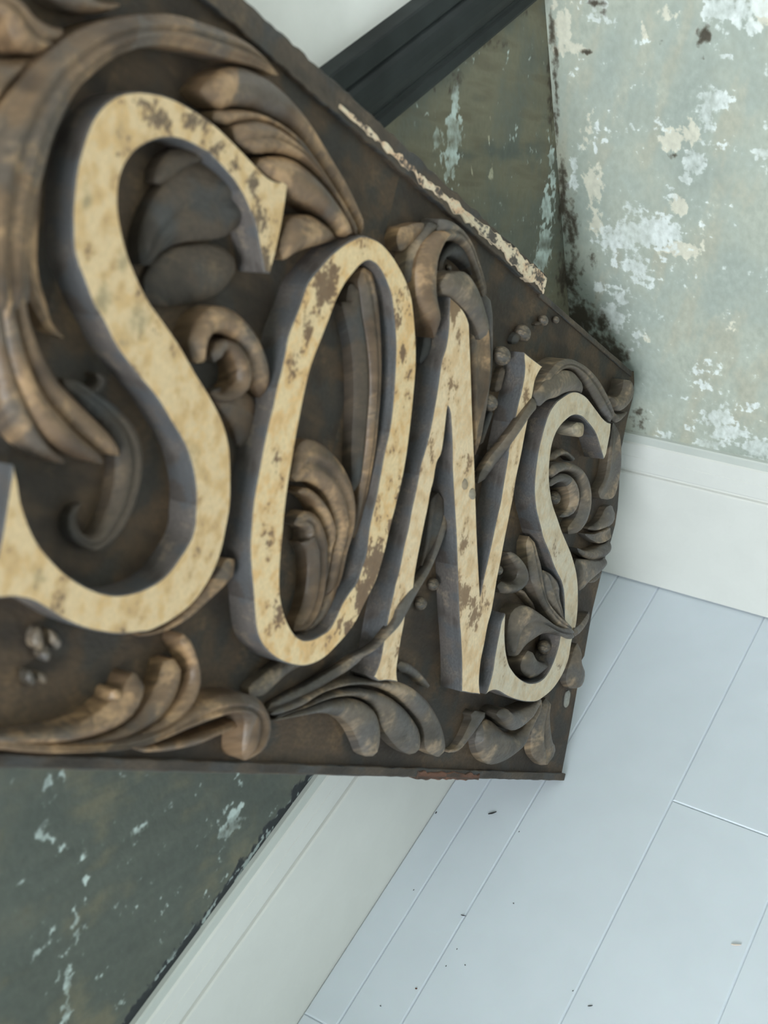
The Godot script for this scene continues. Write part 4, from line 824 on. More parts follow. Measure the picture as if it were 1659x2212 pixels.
# carved relief: [kind, wood, one edge (mm), other edge (mm), edge heights (mm), swell (mm), cross-section]
const CARVING := [
	["acanthus_leaf", "warm", [-856.6,508.1,-887,509.3,-911.7,505.6,-939.6,497.5,-967.2,488,-986.7,477.5,-1007.5,464.2,-1029,447.1,-1042.5,433.4,-1055.3,416,-1065,400.7,-1070.9,388.3,-1076.7,371.5,-1079.8,351.6,-1079.2,329.2,-1073.4,303.4,-1063.9,278.7,-1050.5,254.9], [-853.1,505.5,-880.2,498.4,-910.9,487.6,-941.6,476.8,-963.2,468,-979.8,459.5,-994.6,449,-1010.5,433.5,-1021.9,417,-1028.4,406.2,-1033.5,389,-1035.8,377.6,-1037.2,363.7,-1036.6,350.8,-1036.9,336.3,-1034.9,319.3,-1031.5,302.8,-1026.1,287,-1017.9,272], [13.5,14.7,16,17.1,18.4,19.4,20.2,20.9,21,21,21,21,21], 10.8, "w"],
	["acanthus_leaf", "warm", [-1047.2,337.7,-1043.7,321.5,-1037.8,306.1,-1029.3,291.5,-1017.6,280.1,-1006.4,273,-997.3,268,-982.1,267], [-1034.5,349.3,-1030.3,333.1,-1025.3,317.1,-1020.4,303.3,-1013,291.5,-1003,281.6,-993.8,271.7,-981.7,268.2], [18.5,17.9,17.4,16.8,16.3,15.7,15.1,14.5,13.8,13.1,12.4,11.7,11], 5.4, "r"],
	["acanthus_leaf", "warm", [-1070.4,300.6,-1058.1,276.8,-1044.1,252.8,-1031.5,233.4,-1021.1,216.4,-1011.6,207.1,-997.7,198.6,-982.2,193.7,-969.2,192.3,-956.5,192.7], [-1056.9,306.1,-1045.4,281.5,-1032.3,256.7,-1019.3,237.1,-1006.5,222.9,-992.6,210.9,-979.3,203.1,-966.6,198.6,-955.5,194.8], [18.5,18.3,18.1,17.8,17.6,17.4,17.1,16.8,16.4,16,15,13.7,12.2], 8.1, "d"],
	["acanthus_leaf", "warm", [-1060,304.9,-1046.9,275.2,-1033.5,249.5,-1019.2,230.3,-1005.3,217.5,-988.9,207.3,-969.4,200.9,-950.5,199.1,-927.3,199.8], [-1049.9,309,-1038.9,284,-1026.4,261.3,-1011.1,242.3,-993.3,228.1,-973.4,218.8,-952.8,211.4,-939.7,208.1,-926.5,202.7], [21,20.8,20.5,20.3,20,19.7,19.4,19.1,18.7,18.1,17.2,15.9,14.8], 8.1, "d"],
	["acanthus_leaf", "warm", [-1051.2,308.5,-1039.8,283.6,-1026.9,261,-1011.3,242.1,-993.1,228,-972.8,218.7,-950.5,211.7,-933.6,208,-913.8,208], [-1042.9,311.9,-1033.8,291.8,-1023.3,274.2,-1009.1,257.3,-990.8,243.4,-972.4,235.1,-952,228.1,-932.4,221.5,-922.3,217.3,-910.2,210.9], [21,20.5,19.9,19.3,18.8,18.2,17.6,17,16.4,15.7,14.8,13.5,12.2], 6.75, "d"],
	["scroll_band", "dark", [-970.4,240.5,-951.9,232.4,-931.5,224.2,-917.8,215.8,-910.6,202.4,-907.8,186.4,-908.7,172.9,-912.1,159.9,-916.2,153.4,-923.6,153.6,-930.9,158.9,-932.7,166.2,-927.6,172.2], [-966.5,247.6,-945,244.4,-919.5,239.3,-897.4,227.9,-885.8,208.2,-883.9,187.4,-887.2,170.3,-895.9,154.2,-910.8,143.9,-928.6,147,-937.8,156.6,-937.7,166.9,-930.5,173.6], [6,6.8,7.5,8.1,8.7,9.2,9.5,9.8,9.8,9.6,8.9,8.2,7.2], 6.75, "v"],
	["leaf_curl", "dark", [-964.2,239.2,-951.6,238.6,-940.9,244.2,-938.6,252.9,-946.4,256.4], [-963.3,244.2,-952.6,244,-946.4,247.3,-945.2,251.6,-949.2,254], [7.2,7.4,7.6,7.7,7.9,8,8.2,8.4,8.8,9.3,9.9,10.4,11], 6.75, "d"],
	["acanthus_leaf", "warm", [-1089.1,433.6,-1077,429.1,-1067.2,427.8,-1053.4,431.1,-1038.8,438.3], [-1103.5,414.8,-1087.9,414.8,-1079.7,409.1,-1067.8,407.7,-1051,415.2], [21,20.8,20.6,20.4,20.1,19.8,19,17.9,16.8,16,15.1,14.3,13.5], 8.1, "v"],
	["acanthus_leaf", "warm", [-1070.8,446.3,-1057.9,445.6,-1044,447.7,-1026.9,454.6,-1010.5,466.1], [-1039.4,467.5,-1031,463.9,-1023.9,464.4,-1013.6,469.3,-1000.5,477], [13.5,13.2,13,12.7,12.5,12.1,11.5,11,10.4,9.9,9.5,9,8.5], 6.75, "d"],
	["acanthus_leaf", "warm", [-1091.1,388,-1082.7,394.9,-1073.3,400,-1063.2,406.8,-1052.8,413.7], [-1082.3,357.3,-1077,373.7,-1071.8,386.8,-1063.7,399.4,-1053.4,411], [18.5,18.1,17.7,17.3,16.8,16.4,15.9,15.1,14.2,13.4,12.6,11.8,11], 6.75, "d"],
	["acanthus_leaf", "warm", [-930.7,456.7,-922.8,469.8,-911.7,481.6,-897.1,489.4,-879.6,494.4,-860.3,496.8,-842,496.4,-825.2,494.1,-807.3,490.1,-788.2,484.5,-770.1,478.8,-749.3,471.9,-730.7,463.5,-713.1,454.1,-704,445.9], [-929.6,454,-920.1,453.1,-907.1,453.9,-896.6,461.7,-880,468.4,-861.9,473.1,-845.2,476.1,-830.2,477.2,-813.8,476,-795.9,472.5,-778.7,468.2,-761.1,463.8,-744,457.8,-728.2,451.7,-715.5,445.2], [18.5,17.7,17,16.4,15.8,15.2,14.5,14,13.4,12.8,12.3,11.7,11], 8.1, "d"],
	["acanthus_leaf", "warm", [-919.2,446.2,-906,454,-893.1,460.9,-874.6,468.4,-856.6,472.2,-839.4,474.5,-820.6,474.6,-801.1,471,-782.3,466.6,-762.5,461.3,-743.5,455.1,-725.4,448.1,-714.4,441.8], [-903,443.4,-892.2,452,-883.6,457.1,-872.5,463,-854.8,467.8,-837.2,469.3,-820.9,468.1,-800.1,465,-779.6,460.3,-761.8,455.8,-744.6,449.8,-730.2,443.2,-720.5,439.3], [18.5,18.5,18.5,18.5,18.3,17.6,17.1,16.5,16,15.5,14.9,14.3,13.5], 6.75, "d"],
	["acanthus_leaf", "warm", [-902.1,442.9,-888.2,453.9,-872.9,462.8,-855.1,467.2,-839.1,467.8,-822.8,466.7,-803.3,463,-784.5,458.6,-764.7,454.1,-745.5,448.5,-730.6,442.1,-721.8,437.8], [-870.9,437.5,-861.1,443.8,-848.3,450.7,-833.1,456,-815.8,458.6,-799,458.1,-782.8,456.1,-767.1,452.6,-752.5,449.4,-740.4,444.9,-729.5,439.6,-723.3,437.2], [21,21,21,21,20.9,20.5,19.9,19.4,18.8,18.1,17.2,16.2,14.8], 8.1, "v"],
	["acanthus_leaf", "warm", [-866,435.5,-854.3,444.5,-836.1,452.8,-818.1,456.2,-798.8,455.9,-781.2,453.5,-764.1,449.7,-745.9,445,-732.4,439.9,-724.8,436.6], [-857.2,430.9,-840.4,431.4,-825.9,431.6,-810.3,430.7,-795.3,433.5,-780.4,433.8,-764.5,432,-750.7,430,-740.7,429.2], [21,21,21,21,21,20.8,20.5,20.2,19.9,19.2,18.1,16.7,14.8], 8.1, "d"],
	["acanthus_leaf", "warm", [-818.4,410.6,-806.7,420.4,-790.5,427.7,-775.4,430.3,-759.3,430.3,-742,428.6], [-810.4,377,-803.7,387.7,-793.2,397.2,-779.5,406.2,-761.4,416.1,-741.7,427.8], [19.8,19.5,19.2,19,18.7,18.3,17.8,17.2,16.4,15.6,14.9,14.2,13.5], 8.1, "d"],
	["filler_patch", "chalk", [-840.1,448.7,-831.4,452.3,-820.3,454.7,-814,454], [-831.7,446,-823.2,443.5,-816.7,442.4,-813.3,448.9], [23], 2, "d"],
	["pale_plug", "chalk", [-45.6,112.2,-46.1,104.2,-44.2,96.5,-42.2,90.7], [-33.3,112.1,-31.2,105.2,-29.9,96.4,-32.8,90], [1.5], 1, "d"],
	["wood_plug", "pale", [-471.1,294.7,-473.9,290.2,-472.1,286,-466.9,284.1], [-471.1,294.7,-463.9,292.4,-462.1,288.2,-466.5,284.2], [25.3], 2, "d"],
	["wood_plug", "pale", [-452.6,289.1,-455.6,285,-453.9,280.6,-448.1,278.6], [-449.9,289.7,-444.3,287.4,-442.1,283.1,-444.7,279.3], [25.3], 2, "d"],
	["acanthus_leaf", "dark", [-942.5,388.7,-940.4,401.2,-933,412.8,-919.5,419.8,-902,423.1], [-938.3,385.2,-929.3,392.6,-921,402.5,-910.6,412.8,-898.5,419.8], [9.8], 4.05, "d"],
	["acanthus_leaf", "dark", [-940,338.2,-942.7,353.1,-940.4,370.2,-933.5,388,-921.7,404.3,-905.7,416.4,-884.7,423.3,-861.4,421.4], [-928.1,329.3,-923.8,341.1,-914.2,352.4,-899.6,362.4,-881.7,370.9,-865.3,379.7,-854.1,391.6,-850,407.3], [9.8], 8.1, "v"],
	["acanthus_leaf", "dark", [-922.2,319.1,-923,330.3,-917.2,343.5,-905.6,355.6,-884.9,366.9,-865.8,374,-848.3,375.3], [-913.1,311.4,-897.2,317,-879.4,324.7,-861.6,334.6,-847.9,345.3,-840.9,356.7,-837.6,369.1], [4.8], 5.4, "d"],
	["scroll_band", "warm", [-878.7,290.9,-880.2,301.2,-877.5,313.8,-871.4,324.2,-861,330.8,-846,333.5,-830,331.2,-815.2,326.1,-801.6,318.8,-789.2,309.1,-782.9,298.1,-781.6,284.7], [-857.4,284.9,-861.8,292.9,-863.6,300.8,-861.3,308.3,-854.2,313.6,-844.3,315.6,-832.9,314.1,-821.1,309.1,-810.9,302.5,-802.9,295.9,-794.5,290.2,-786.3,285.2], [16,16,16,16,16,16,16,16,15.6,14.8,13.6,12.3,11], 8.1, "d"],
	["leaf_curl", "warm", [-840.5,295.4,-841.3,301.2,-840.4,304.3,-838.8,304.6,-833.2,301.9,-826.9,297.5,-823.3,291.5,-822.3,286.3,-826,280.4,-829.7,276,-836.6,275.7], [-847.8,293.8,-852.2,300.4,-849.2,309.9,-835.4,314,-823.7,310.2,-814.5,303.8,-809.2,294.8,-807.7,284.6,-815.2,274.5,-827.6,268.8,-838.2,270.6], [12.2,13.5,14.9,16.2,16.9,17.2,17.2,17,15.3,14,12.6,11.2,9.8], 9.45, "d"],
	["acanthus_leaf", "warm", [-846.1,275.7,-826.5,268.2,-812.4,262.4,-797.1,254.6,-785.4,242], [-794.7,288.9,-785.4,280.6,-780,272.9,-775.7,261.1,-772.4,249.8], [8.5,8.3,8.1,7.9,7.7,7.5,7.2,6.6,6,5.4,4.8,4.1,3.5], 5.4, "d"],
	["scroll_band", "warm", [-773.5,169.1,-784.8,149.2,-799.2,130.1,-814.3,114.3,-830.3,102.9,-850.6,95.3], [-761.6,154.4,-775,139.5,-790.6,125.4,-805.8,112.2,-823.5,101.5,-846,93.8], [12.2,12.2,12.2,12.2,12.2,12.2,12.2,12.2,11.9,11.5,10.9,10.3,9.8], 4.05, "d"],
	["acanthus_leaf", "warm", [-961,21.1,-937.1,23,-914.2,26.7,-893.9,31.8,-878.7,39.2,-867.3,48.1,-858.9,55.5,-856.3,63.3,-860.2,69.9], [-959.2,15.7,-934.8,16.2,-911.1,17.9,-890,20.8,-870.1,25.7,-853.7,31.9,-841.7,40.8,-837.8,53.6,-841.8,68.7], [12.2,12.7,13.1,13.6,14.1,14.5,14.9,15.2,15.5,15.9,16.3,16.7,17.2], 6.75, "d"],
	["acanthus_leaf", "warm", [-873.8,37.8,-867.8,45.1,-866.4,52.3,-868.7,56.8], [-868.7,34,-857,41.6,-854.1,50.4,-856.2,57], [11,11.2,11.3,11.5,11.6,11.8,12.1,12.5,13,13.4,14.2,15.1,16], 5.4, "d"],
	["acanthus_leaf", "warm", [-902.1,18.7,-876.4,22.3,-850.6,30.1,-833.8,39.2,-825.3,50.8,-822.2,60.7,-819.3,69.5,-820.9,78,-815,83.6], [-901,15.5,-869.2,17.9,-843.8,22.2,-822.5,31.3,-804.8,42,-797.1,56.8,-797.7,71.4,-804.2,81.1], [13.5,13.5,13.5,13.5,13.5,13.5,13.4,13.2,12.9,12.6,12.5,12.9,13.5], 5.4, "d"],
	["acanthus_leaf", "warm", [-868.2,18.5,-842.7,22.8,-821.7,32,-803,44.3,-793.3,59.4,-790.6,72.7,-799.5,85.1,-811.7,94.1,-815.4,101.1], [-867.3,15.9,-833.6,19.7,-807.8,28.4,-790.7,40.7,-780.8,55.8,-780.2,72,-791.3,87.3,-801.7,96.7,-810.5,102.4], [16,16,16,16,16,16,16,16,16,16.1,16.6,17.3,18.5], 6.75, "d"],
	["acanthus_leaf", "warm", [-961.7,20.2,-920.2,18.3,-877.5,19.5,-842.1,24.4,-815.6,32.8,-795,44,-777,53.9,-757.2,61.3,-734.7,64.5,-712,63.1,-695.8,54.7,-685.5,42.6,-685,28.4,-694.3,18.6,-703.6,12.9], [-959.3,13,-917.8,11.4,-875.4,13.6,-833.9,18.5,-806.7,26,-784.7,34.4,-763.2,42.2,-744.6,47.8,-730,49.5,-721.9,46.2,-718.1,39.5,-716.3,31.9,-714.5,24.2,-712.1,18.1,-708.7,12.8], [13.5,14.2,14.8,15.4,16.2,16.9,17.9,18.7,19.4,20,20.6,21,21], 9.45, "v"],
	["acanthus_leaf", "warm", [-821.8,17.1,-791.5,21,-760.6,28.8,-734.9,35.9,-712.8,43.2], [-820.4,13.3,-789.3,15.2,-757.5,20.7,-732.2,29.2,-706.6,37.3], [9.8], 5.4, "d"],
	["scroll_band", "grey", [-713.2,63.7,-699.2,75.1,-684.5,85.8,-668.6,95,-648.6,103.8], [-689.5,58.8,-675.3,71.2,-660.3,83.1,-643.3,91.4,-622,99.4], [8.5], 4.05, "d"],
	["tendril", "grey", [-674.7,54.3,-648.2,67,-625.9,76.8,-609.4,86.9,-592.8,98.2,-578.8,109.9,-579,110,-567.4,119.3,-558.4,129.2,-549.6,140.1,-543.1,147.3,-541.2,157.7,-528.1,172.2,-515.1,183.7,-501.2,194.2,-490.3,204.5,-482.8,216,-478,228,-475.4,238.2,-472.5,249.3,-472.6,259.9,-474.1,268.6,-477.9,275.3], [-666.1,49.1,-637.4,61.8,-615.7,69.5,-597.9,81.7,-579.5,94.2,-567.5,106.8,-577.3,106,-565.6,115.3,-554.3,126.1,-542.4,136.7,-532.1,145,-523.6,157.1,-514.8,168.9,-503.6,181.7,-492,194.1,-482.3,207.3,-475.1,219.6,-468.4,231.3,-463.4,243.5,-462.4,255.1,-463,265.7,-465.5,274.3,-471.6,279], [6,6.9,8.2,12.2,18.2,27.4,29,27,23,18.7,15,12,8], 3, "d"],
	["acanthus_leaf", "dark", [-496.4,272.6,-500.6,261.9,-497.4,248.9,-493.6,234.5,-491,216,-492.8,200.6,-496.4,188.8], [-483.4,275.4,-474.7,264.1,-471.8,253.1,-472.5,241.4,-473.3,226.7,-477.4,213.8,-489.6,190.6], [11,11,11,11,11,11,11,11,11,11,11,11,11], 4.05, "c"],
	["acanthus_leaf", "grey", [-676.8,50.9,-646.1,60.5,-614.7,73.2,-581,85.4,-541.6,90,-509.4,91.2,-480.7,90.6,-451.5,85.4,-421.3,75.2,-394.2,61.1,-372.2,44.6,-354.6,22.8], [-671.1,47.4,-636.1,58.5,-613.6,70.7,-585.7,78.8,-554.7,83.3,-522.5,83,-489.6,78.1,-458.8,68.3,-431.9,57.7,-414.7,46.1,-405.9,32.4,-390.5,21.9], [12.2,12.5,12.8,13.1,13.4,13.7,13.9,14.3,14.5,14.6,14.3,13.9,13.5], 6.75, "d"],
	["acanthus_leaf", "grey", [-666.9,47.6,-630.9,58.1,-606.7,68,-580.5,76.2,-548.4,80.1,-515.1,78.8,-485.4,73.5,-457.6,64.8,-433.6,53.9,-418.7,43.8,-413.1,30,-424.8,22.6], [-664.2,46.5,-626.3,58.4,-596.7,67.6,-563.2,71.9,-533,69.7,-509.8,61.1,-497.1,48.7,-478.7,38.4,-455.8,28.7,-430.8,22.2], [12.2,12.2,12.2,12.2,12.2,12.2,12.2,12.2,12.2,12.2,11.9,11.5,11], 6.75, "d"],
	["acanthus_leaf", "grey", [-666.4,45.4,-628.2,56,-598.5,64.8,-565.5,69.7,-535.6,67.8,-511.1,59.2,-497.5,46.1,-492.7,34.6,-494.6,22.7,-505.8,18.3], [-667.8,43.4,-630.5,50.6,-603.7,54.1,-578.7,53.4,-558.9,48.9,-542.5,41.3,-530.9,33.3,-521.8,26.3,-515.8,20.7,-508.6,18.2], [11,11,11,11,11,11,11,11,11,11,11,10.4,9.8], 8.1, "d"],
	["acanthus_leaf", "grey", [-486,110.1,-466.2,109.7,-445.3,105,-425.9,97.7,-410.8,89.9], [-481.3,100,-461.4,99.4,-444,95.5,-429.1,90.9,-418.3,88.5], [7.2], 4.05, "d"],
	["leaf_curl", "grey", [-340.8,27.8,-327.7,30.8,-318.6,38.8,-312.4,49.2,-309.3,58.7,-307.8,64,-316.3,68.7,-316.9,72.6], [-331.9,23.9,-316.6,30.3,-304.6,40.1,-294.1,50,-285,59.1,-279,67.2,-277.9,71.7,-294.7,73.3], [6,6.3,6.6,7,7.3,7.6,8,8.4,8.8,9.3,10.1,10.4,11], 4.05, "d"],
	["acanthus_leaf", "grey", [-142.3,94.4,-151.9,82.6,-163.6,70.9,-173.4,60.4,-187.1,53.5,-202.2,51,-219.4,52.8,-240,58,-256.2,63.3,-270.3,65.1,-279.7,61.9,-286.5,53.9,-288.2,43.5], [-136,95.7,-140.7,83.3,-151.1,68.8,-161.3,54.5,-171.6,41.3,-186.9,30.8,-202.8,22.3,-222.3,17.3,-241.1,16,-258.2,19.8,-272.4,26.3,-283,35.2], [11,11,11,11,11,10.7,10.4,10.2,9.9,9.6,9.3,8.9,8.5], 12.15, "d"],
	["acanthus_leaf", "grey", [-153.7,98.5,-176.8,90.8,-198,84.8,-219.1,79.8,-236.1,77.3,-251.1,80.8,-265.4,79.7,-275.3,74.5], [-151.7,94.9,-166.1,84.2,-180.3,73.6,-195.2,64.9,-211.3,59.1,-225.9,57.6,-241,61.4,-261.5,68.3,-274.5,72.8], [16,16.5,17.1,17.6,18.2,18.7,19.3,19.7,20,20.3,20.5,20.7,21], 8.1, "d"],
	["acanthus_leaf", "grey", [-129,95.6,-137.3,81,-143.2,66.7,-141.3,52.9,-136,39.1,-126,29.2,-108.2,22.1,-93.9,17.7], [-115.6,101.2,-110.2,87.3,-100.1,73.6,-87.5,59.9,-74.6,47.9,-60.6,40.6,-62.5,30.9,-75.7,23.8,-91.6,17.7], [8.5], 8.1, "v"],
	["acanthus_leaf", "grey", [-69.6,170.7,-72.1,152.8,-75.6,136.9,-74,125.4,-63.2,115.5], [-56.1,172.1,-53.4,158.5,-45.4,149.4,-22.8,140.5,-18.2,132.8,-20.3,122.6,-42.3,115], [8.5], 8.1, "d"],
	["acanthus_leaf", "grey", [-279,269.9,-275.4,257.6,-266,241.9,-253.7,226.5,-235.1,211.9,-218,200.3,-199.7,192.2,-184.1,186.2,-161.9,182,-137.6,182.6], [-267.4,272,-255.9,261,-238.2,246.4,-229.6,230.2,-219.7,215.9,-206.2,207.3,-191.1,201.5,-173.2,195.8,-158.5,192.6,-140.1,187], [11,12.4,13.5,14.7,16.2,17.6,19.2,20.7,22.2,23.5,25.3,27.2,29], 6.75, "v"],
	["acanthus_leaf", "grey", [-233.6,239.4,-226.1,226.6,-219.9,216.1,-206.4,207.4,-188.9,201.6,-174.5,194.9,-161.8,191.6,-142.3,186.5], [-222.6,241.6,-206.8,238.5,-189.1,232.4,-185.1,219.5,-173.4,207.3,-166.2,196.9,-156.4,190.4,-139.2,185.4], [16,17.1,18.1,19.2,20.1,20.8,21,21.3,23.2,25.6,27.9,29,30], 6.75, "v"],
	["acanthus_leaf", "grey", [-257.5,138.9,-268,151.9,-274.6,164.4,-280.4,177,-279.1,186.2,-271,192.9,-256.6,196.2,-238.4,194.5,-214.1,190.4,-192,186.2,-175.1,185.1,-155,187,-139,186.4], [-246.3,137.2,-236.9,140.2,-229.6,146.4,-223.8,153.6,-218,159.1,-212.3,163.7,-202.8,169.8,-188.6,173.1,-168,173.6,-149.4,173.1,-139.3,172.8,-132.8,173.9,-132.1,176], [9.8,10.5,11.7,13.7,16.8,19.1,20.6,21,21.3,22.1,23.8,25.9,29], 9.45, "v"],
	["acanthus_leaf", "grey", [-133.7,186.6,-109.4,190.7,-88.1,198.6,-68.9,206.9,-49.5,214], [-126.6,176.5,-102.3,182.9,-81.4,191.7,-64.4,201.6,-47.3,213.5], [28,26.4,24.9,23.3,21.9,20.5,19.1,17.6,16,14.4,12.5,10.5,8.5], 4.05, "d"],
	["leaf_curl", "grey", [-215,150.3,-203.8,144.1,-191.4,139.8,-177.4,139,-163.3,140.5,-144.3,146.1], [-234.1,145.7,-235.3,137.6,-233.1,127.1,-218.4,121.2,-195.7,118.4,-179.5,125.9,-159.1,134.7,-142.5,143], [18.5,18.2,17.9,17.7,17.4,17.1,16.7,16.1,15.5,15,14.5,14,13.5], 6.75, "d"],
	["leaf_curl", "grey", [-321.2,245.2,-311.8,247.1,-297.9,244.6,-282.7,237.7,-269.7,229.3,-266.1,221,-271.8,212.9,-285.7,205.5,-304.3,201.7,-318.6,201.9], [-318.2,243.2,-311.8,238.6,-303.4,234.3,-292.1,228.4,-291,222.5,-295.6,217.3,-303.4,214.2,-311,213.5,-319,213.7], [12.2,13.8,15,15.8,16,16,15.8,15,14.1,13.3,12.2,11,9.8], 8.1, "d"],
	["tendril", "grey", [-263.5,211.7,-238,203.7,-211.7,195.5,-192.4,188.9], [-250.2,214.5,-228.8,206.8,-202.7,199.4,-180.6,192.2], [6], 4, "d"],
	["scroll_band", "grey", [-262.6,365.8,-250.9,375,-237.8,380,-220,381.7,-202.5,380.3,-194,378.2], [-257.7,357.1,-245.9,366.2,-233.4,372.4,-220.8,375,-210.7,373.7,-198,372.6], [8.5], 5.4, "d"],
	["scroll_band", "grey", [-280.1,349.7,-262.7,358.2,-241.1,364.2,-220,368.2,-197.1,368,-176.1,363.4,-160.3,355.6,-148.4,345.6,-140,332.9,-138.4,321,-138.3,313.2,-144.4,303.2,-155.2,292.9], [-272.6,336.3,-258.2,346.3,-243.7,352.7,-225.1,356.7,-207.3,356.4,-191.3,351.6,-178.5,344.1,-170.6,336.2,-166,325.7,-167.6,315.2,-170.6,308.8,-177,299.9,-179.7,293.1], [18.5,18.5,18.5,18.5,18.4,18.1,17.8,17.5,16.8,15.8,14.8,12.7,11], 8.1, "d"],
	["scroll_band", "grey", [-273,333.8,-261.1,344.1,-245.5,350.4,-228.9,352.7,-213.6,350.8,-199.7,345.6,-188.8,337.5,-183.3,328.2,-185.9,318.1,-194.2,309.7,-208.9,304.8], [-269.9,328.3,-256.9,336.5,-244.7,340.7,-231.2,340.5,-219.6,336.7,-209.7,331.3,-202.2,325.3,-201,317.9,-205.4,312.1,-212.4,306.8], [19.8,20.1,20.4,20.7,20.9,21,21,20.7,19.7,18.2,16.5,14.8,13.5], 6.75, "d"],
	["bud", "pale", [-249.2,407.7,-247.2,401.9,-241.2,398,-231.1,397], [-221.7,417.8,-215.8,411.9,-214.2,405.9,-218.1,399.4], [21], 4.05, "d"],
	["tendril", "grey", [-417.2,301.8,-415.8,314.8,-411.3,331.9,-407.7,343.9,-405.8,355.6,-400.1,368.7,-391.2,380.9,-378.7,394.9,-366,409.1], [-407.3,299.9,-397.8,322.2,-395.7,334,-394.6,343.9,-393.5,353.9,-388.1,364.5,-379.2,376.7,-368.3,386.9,-353.8,398.2], [9,11.4,13.6,16.5,20.7,25.2,28.6,30,30,29.3,28.1,27.1,26], 3, "d"],
	["acanthus_leaf", "grey", [-371.6,404.3,-361.1,417.3,-349.2,428.4,-334.8,439.5,-318.9,448.5,-301,454.8,-283.3,458.3,-266.9,456.9,-252.9,452,-243.2,446.5], [-357,396.2,-344.6,406.3,-332.2,413.2,-313.4,420.6,-298.7,428.7,-284.9,434.8,-272.1,439.1,-260.3,441.7,-250.3,443.6,-242.3,444.9], [27,26.5,26.1,25.6,25.2,24.8,24.3,23.9,23.4,22.9,22.4,21.8,21], 6.75, "d"],
	["acanthus_leaf", "grey", [-363.6,408.9,-355.2,422.2,-345.5,433.6,-334.3,446.4,-321.6,457.1,-305.8,466,-288.4,471.1,-266.9,474,-246,475,-223.2,473.7,-200.5,470.2,-178.2,464.4,-160.4,457.9,-145.2,449.6,-137.2,440.1], [-357.5,408.9,-342.5,421.7,-332.2,432.4,-321.7,443.2,-308,452.6,-290.6,459.2,-273.6,461.6,-255.9,459.3,-239.5,455.9,-222.8,452.5,-204.5,447.5,-186,443.2,-170.3,439.9,-155.5,438.2,-143.4,437], [24,23.2,22.4,21.6,21.1,21,21,21,21,20.8,20.5,20.2,19.8], 8.1, "v"],
	["leaf_curl", "grey", [-135.6,460.3,-119.2,458,-103.9,462.3,-89.3,472.8,-81,484.7,-82.5,495.4,-96.7,500.8,-113.5,500.3], [-153.7,467.8,-135.2,470,-123.7,475.3,-118.5,482,-117.8,489.2,-118.7,493.8,-122,495.8], [13.5,13.7,13.9,14.2,14.4,14.6,14.9,15.2,15.5,15.8,16,16,16], 6.75, "d"],
	["acanthus_leaf", "grey", [-124.2,458.1,-106.9,457,-87.6,462.2,-72.1,469.5], [-113.4,445.3,-98.4,447.8,-84.4,457,-69.8,468.1], [9.8], 5.4, "d"],
	["acanthus_leaf", "grey", [-116,441.8,-106.8,422.5,-102.2,403.9,-98.7,385,-102.7,369.3,-118.3,353.2], [-103.5,446.1,-84.2,433.2,-68.8,417,-59.3,399.1,-56.2,379.6,-59.3,361.8,-77.2,350], [11], 5.4, "c"],
	["acanthus_leaf", "grey", [-71.2,351.2,-73.4,336.8,-83.2,325.9,-96.8,317.4,-111.8,311.6], [-31.1,350.3,-30.7,338.2,-42.2,326.8,-64.7,318,-87.9,311.4,-107.1,308.1], [8.5], 5.4, "d"],
	["acanthus_leaf", "grey", [-45.3,326.4,-62.6,318.1,-80.6,311.8,-100.6,305.1,-118.7,302.7], [-34.2,315.3,-49.3,305.5,-72.3,298.2,-96.4,298.1,-116,300.3], [9.8], 5.4, "c"],
	["acanthus_leaf", "grey", [-38,313.8,-46.7,305,-66.6,296.8,-88.5,288.4,-111.2,282.5,-135.2,282.2], [-38.4,291.5,-50.2,283.5,-73.6,277.1,-98.6,274.4,-122.8,276.2,-134.4,280.7], [11], 6.75, "d"],
	["acanthus_leaf", "grey", [-46,289.4,-62.5,280.2,-89.1,275.3,-113.1,271.8,-129.4,269.1,-140.4,268.7], [-47.2,273.2,-60.3,263.1,-75.6,252.8,-88.8,244,-103.7,234.1,-126.9,249.9], [12.2], 8.1, "d"],
	["acanthus_leaf", "grey", [-42.1,267.3,-51.8,260.8,-64,253.9,-74.1,248.4], [-41.2,261.4,-48.2,254.8,-56.6,250.6,-71.2,248.1], [8.5], 4.05, "d"],
	["acanthus_leaf", "grey", [-614.8,496.8,-626.2,484.6,-634.3,472.1,-638.8,458.2,-637.3,446.2,-634.3,436.8,-627.1,430.3], [-600.1,496.8,-611.9,484.7,-620.5,472.6,-624.8,460.9,-624.4,451.1,-621,441.7,-613.4,433.9], [12.2], 6.75, "d"],
	["acanthus_leaf", "grey", [-617.7,496.1,-603.3,502.8,-586.9,506.4,-568.2,506.7,-549.6,503.3,-531.8,495.9,-514.1,487.3,-499.3,477.2,-489.8,467.3], [-597.6,479,-591.9,485.6,-582.5,491.2,-570.2,495.1,-556.4,494.6,-542.8,490.1,-531.4,485.3,-514.9,477.7,-498,468.3], [17.2,17.2,17.2,17.2,17,16.8,16.5,16.1,15.7,15.2,14.7,14.1,13.5], 9.45, "v"],
	["acanthus_leaf", "warm", [-610.8,490.4,-623.3,478.9,-631.8,465.6,-634.9,453.1,-632.4,441.4,-627.3,430.7,-620,421.3,-608.2,414.8,-593.9,410.4,-582.4,406.3,-576.2,401.1], [-590.9,495.6,-597.9,487,-602.7,477.1,-605.4,466,-603.6,455.9,-600.4,446.3,-595.7,437.2,-588.8,428.8,-581.8,420.4,-577.3,411,-575.4,401], [19.8,20,20.3,20.6,20.9,21,21,21,20.9,20.8,20.5,20.1,19.8], 9.45, "d"],
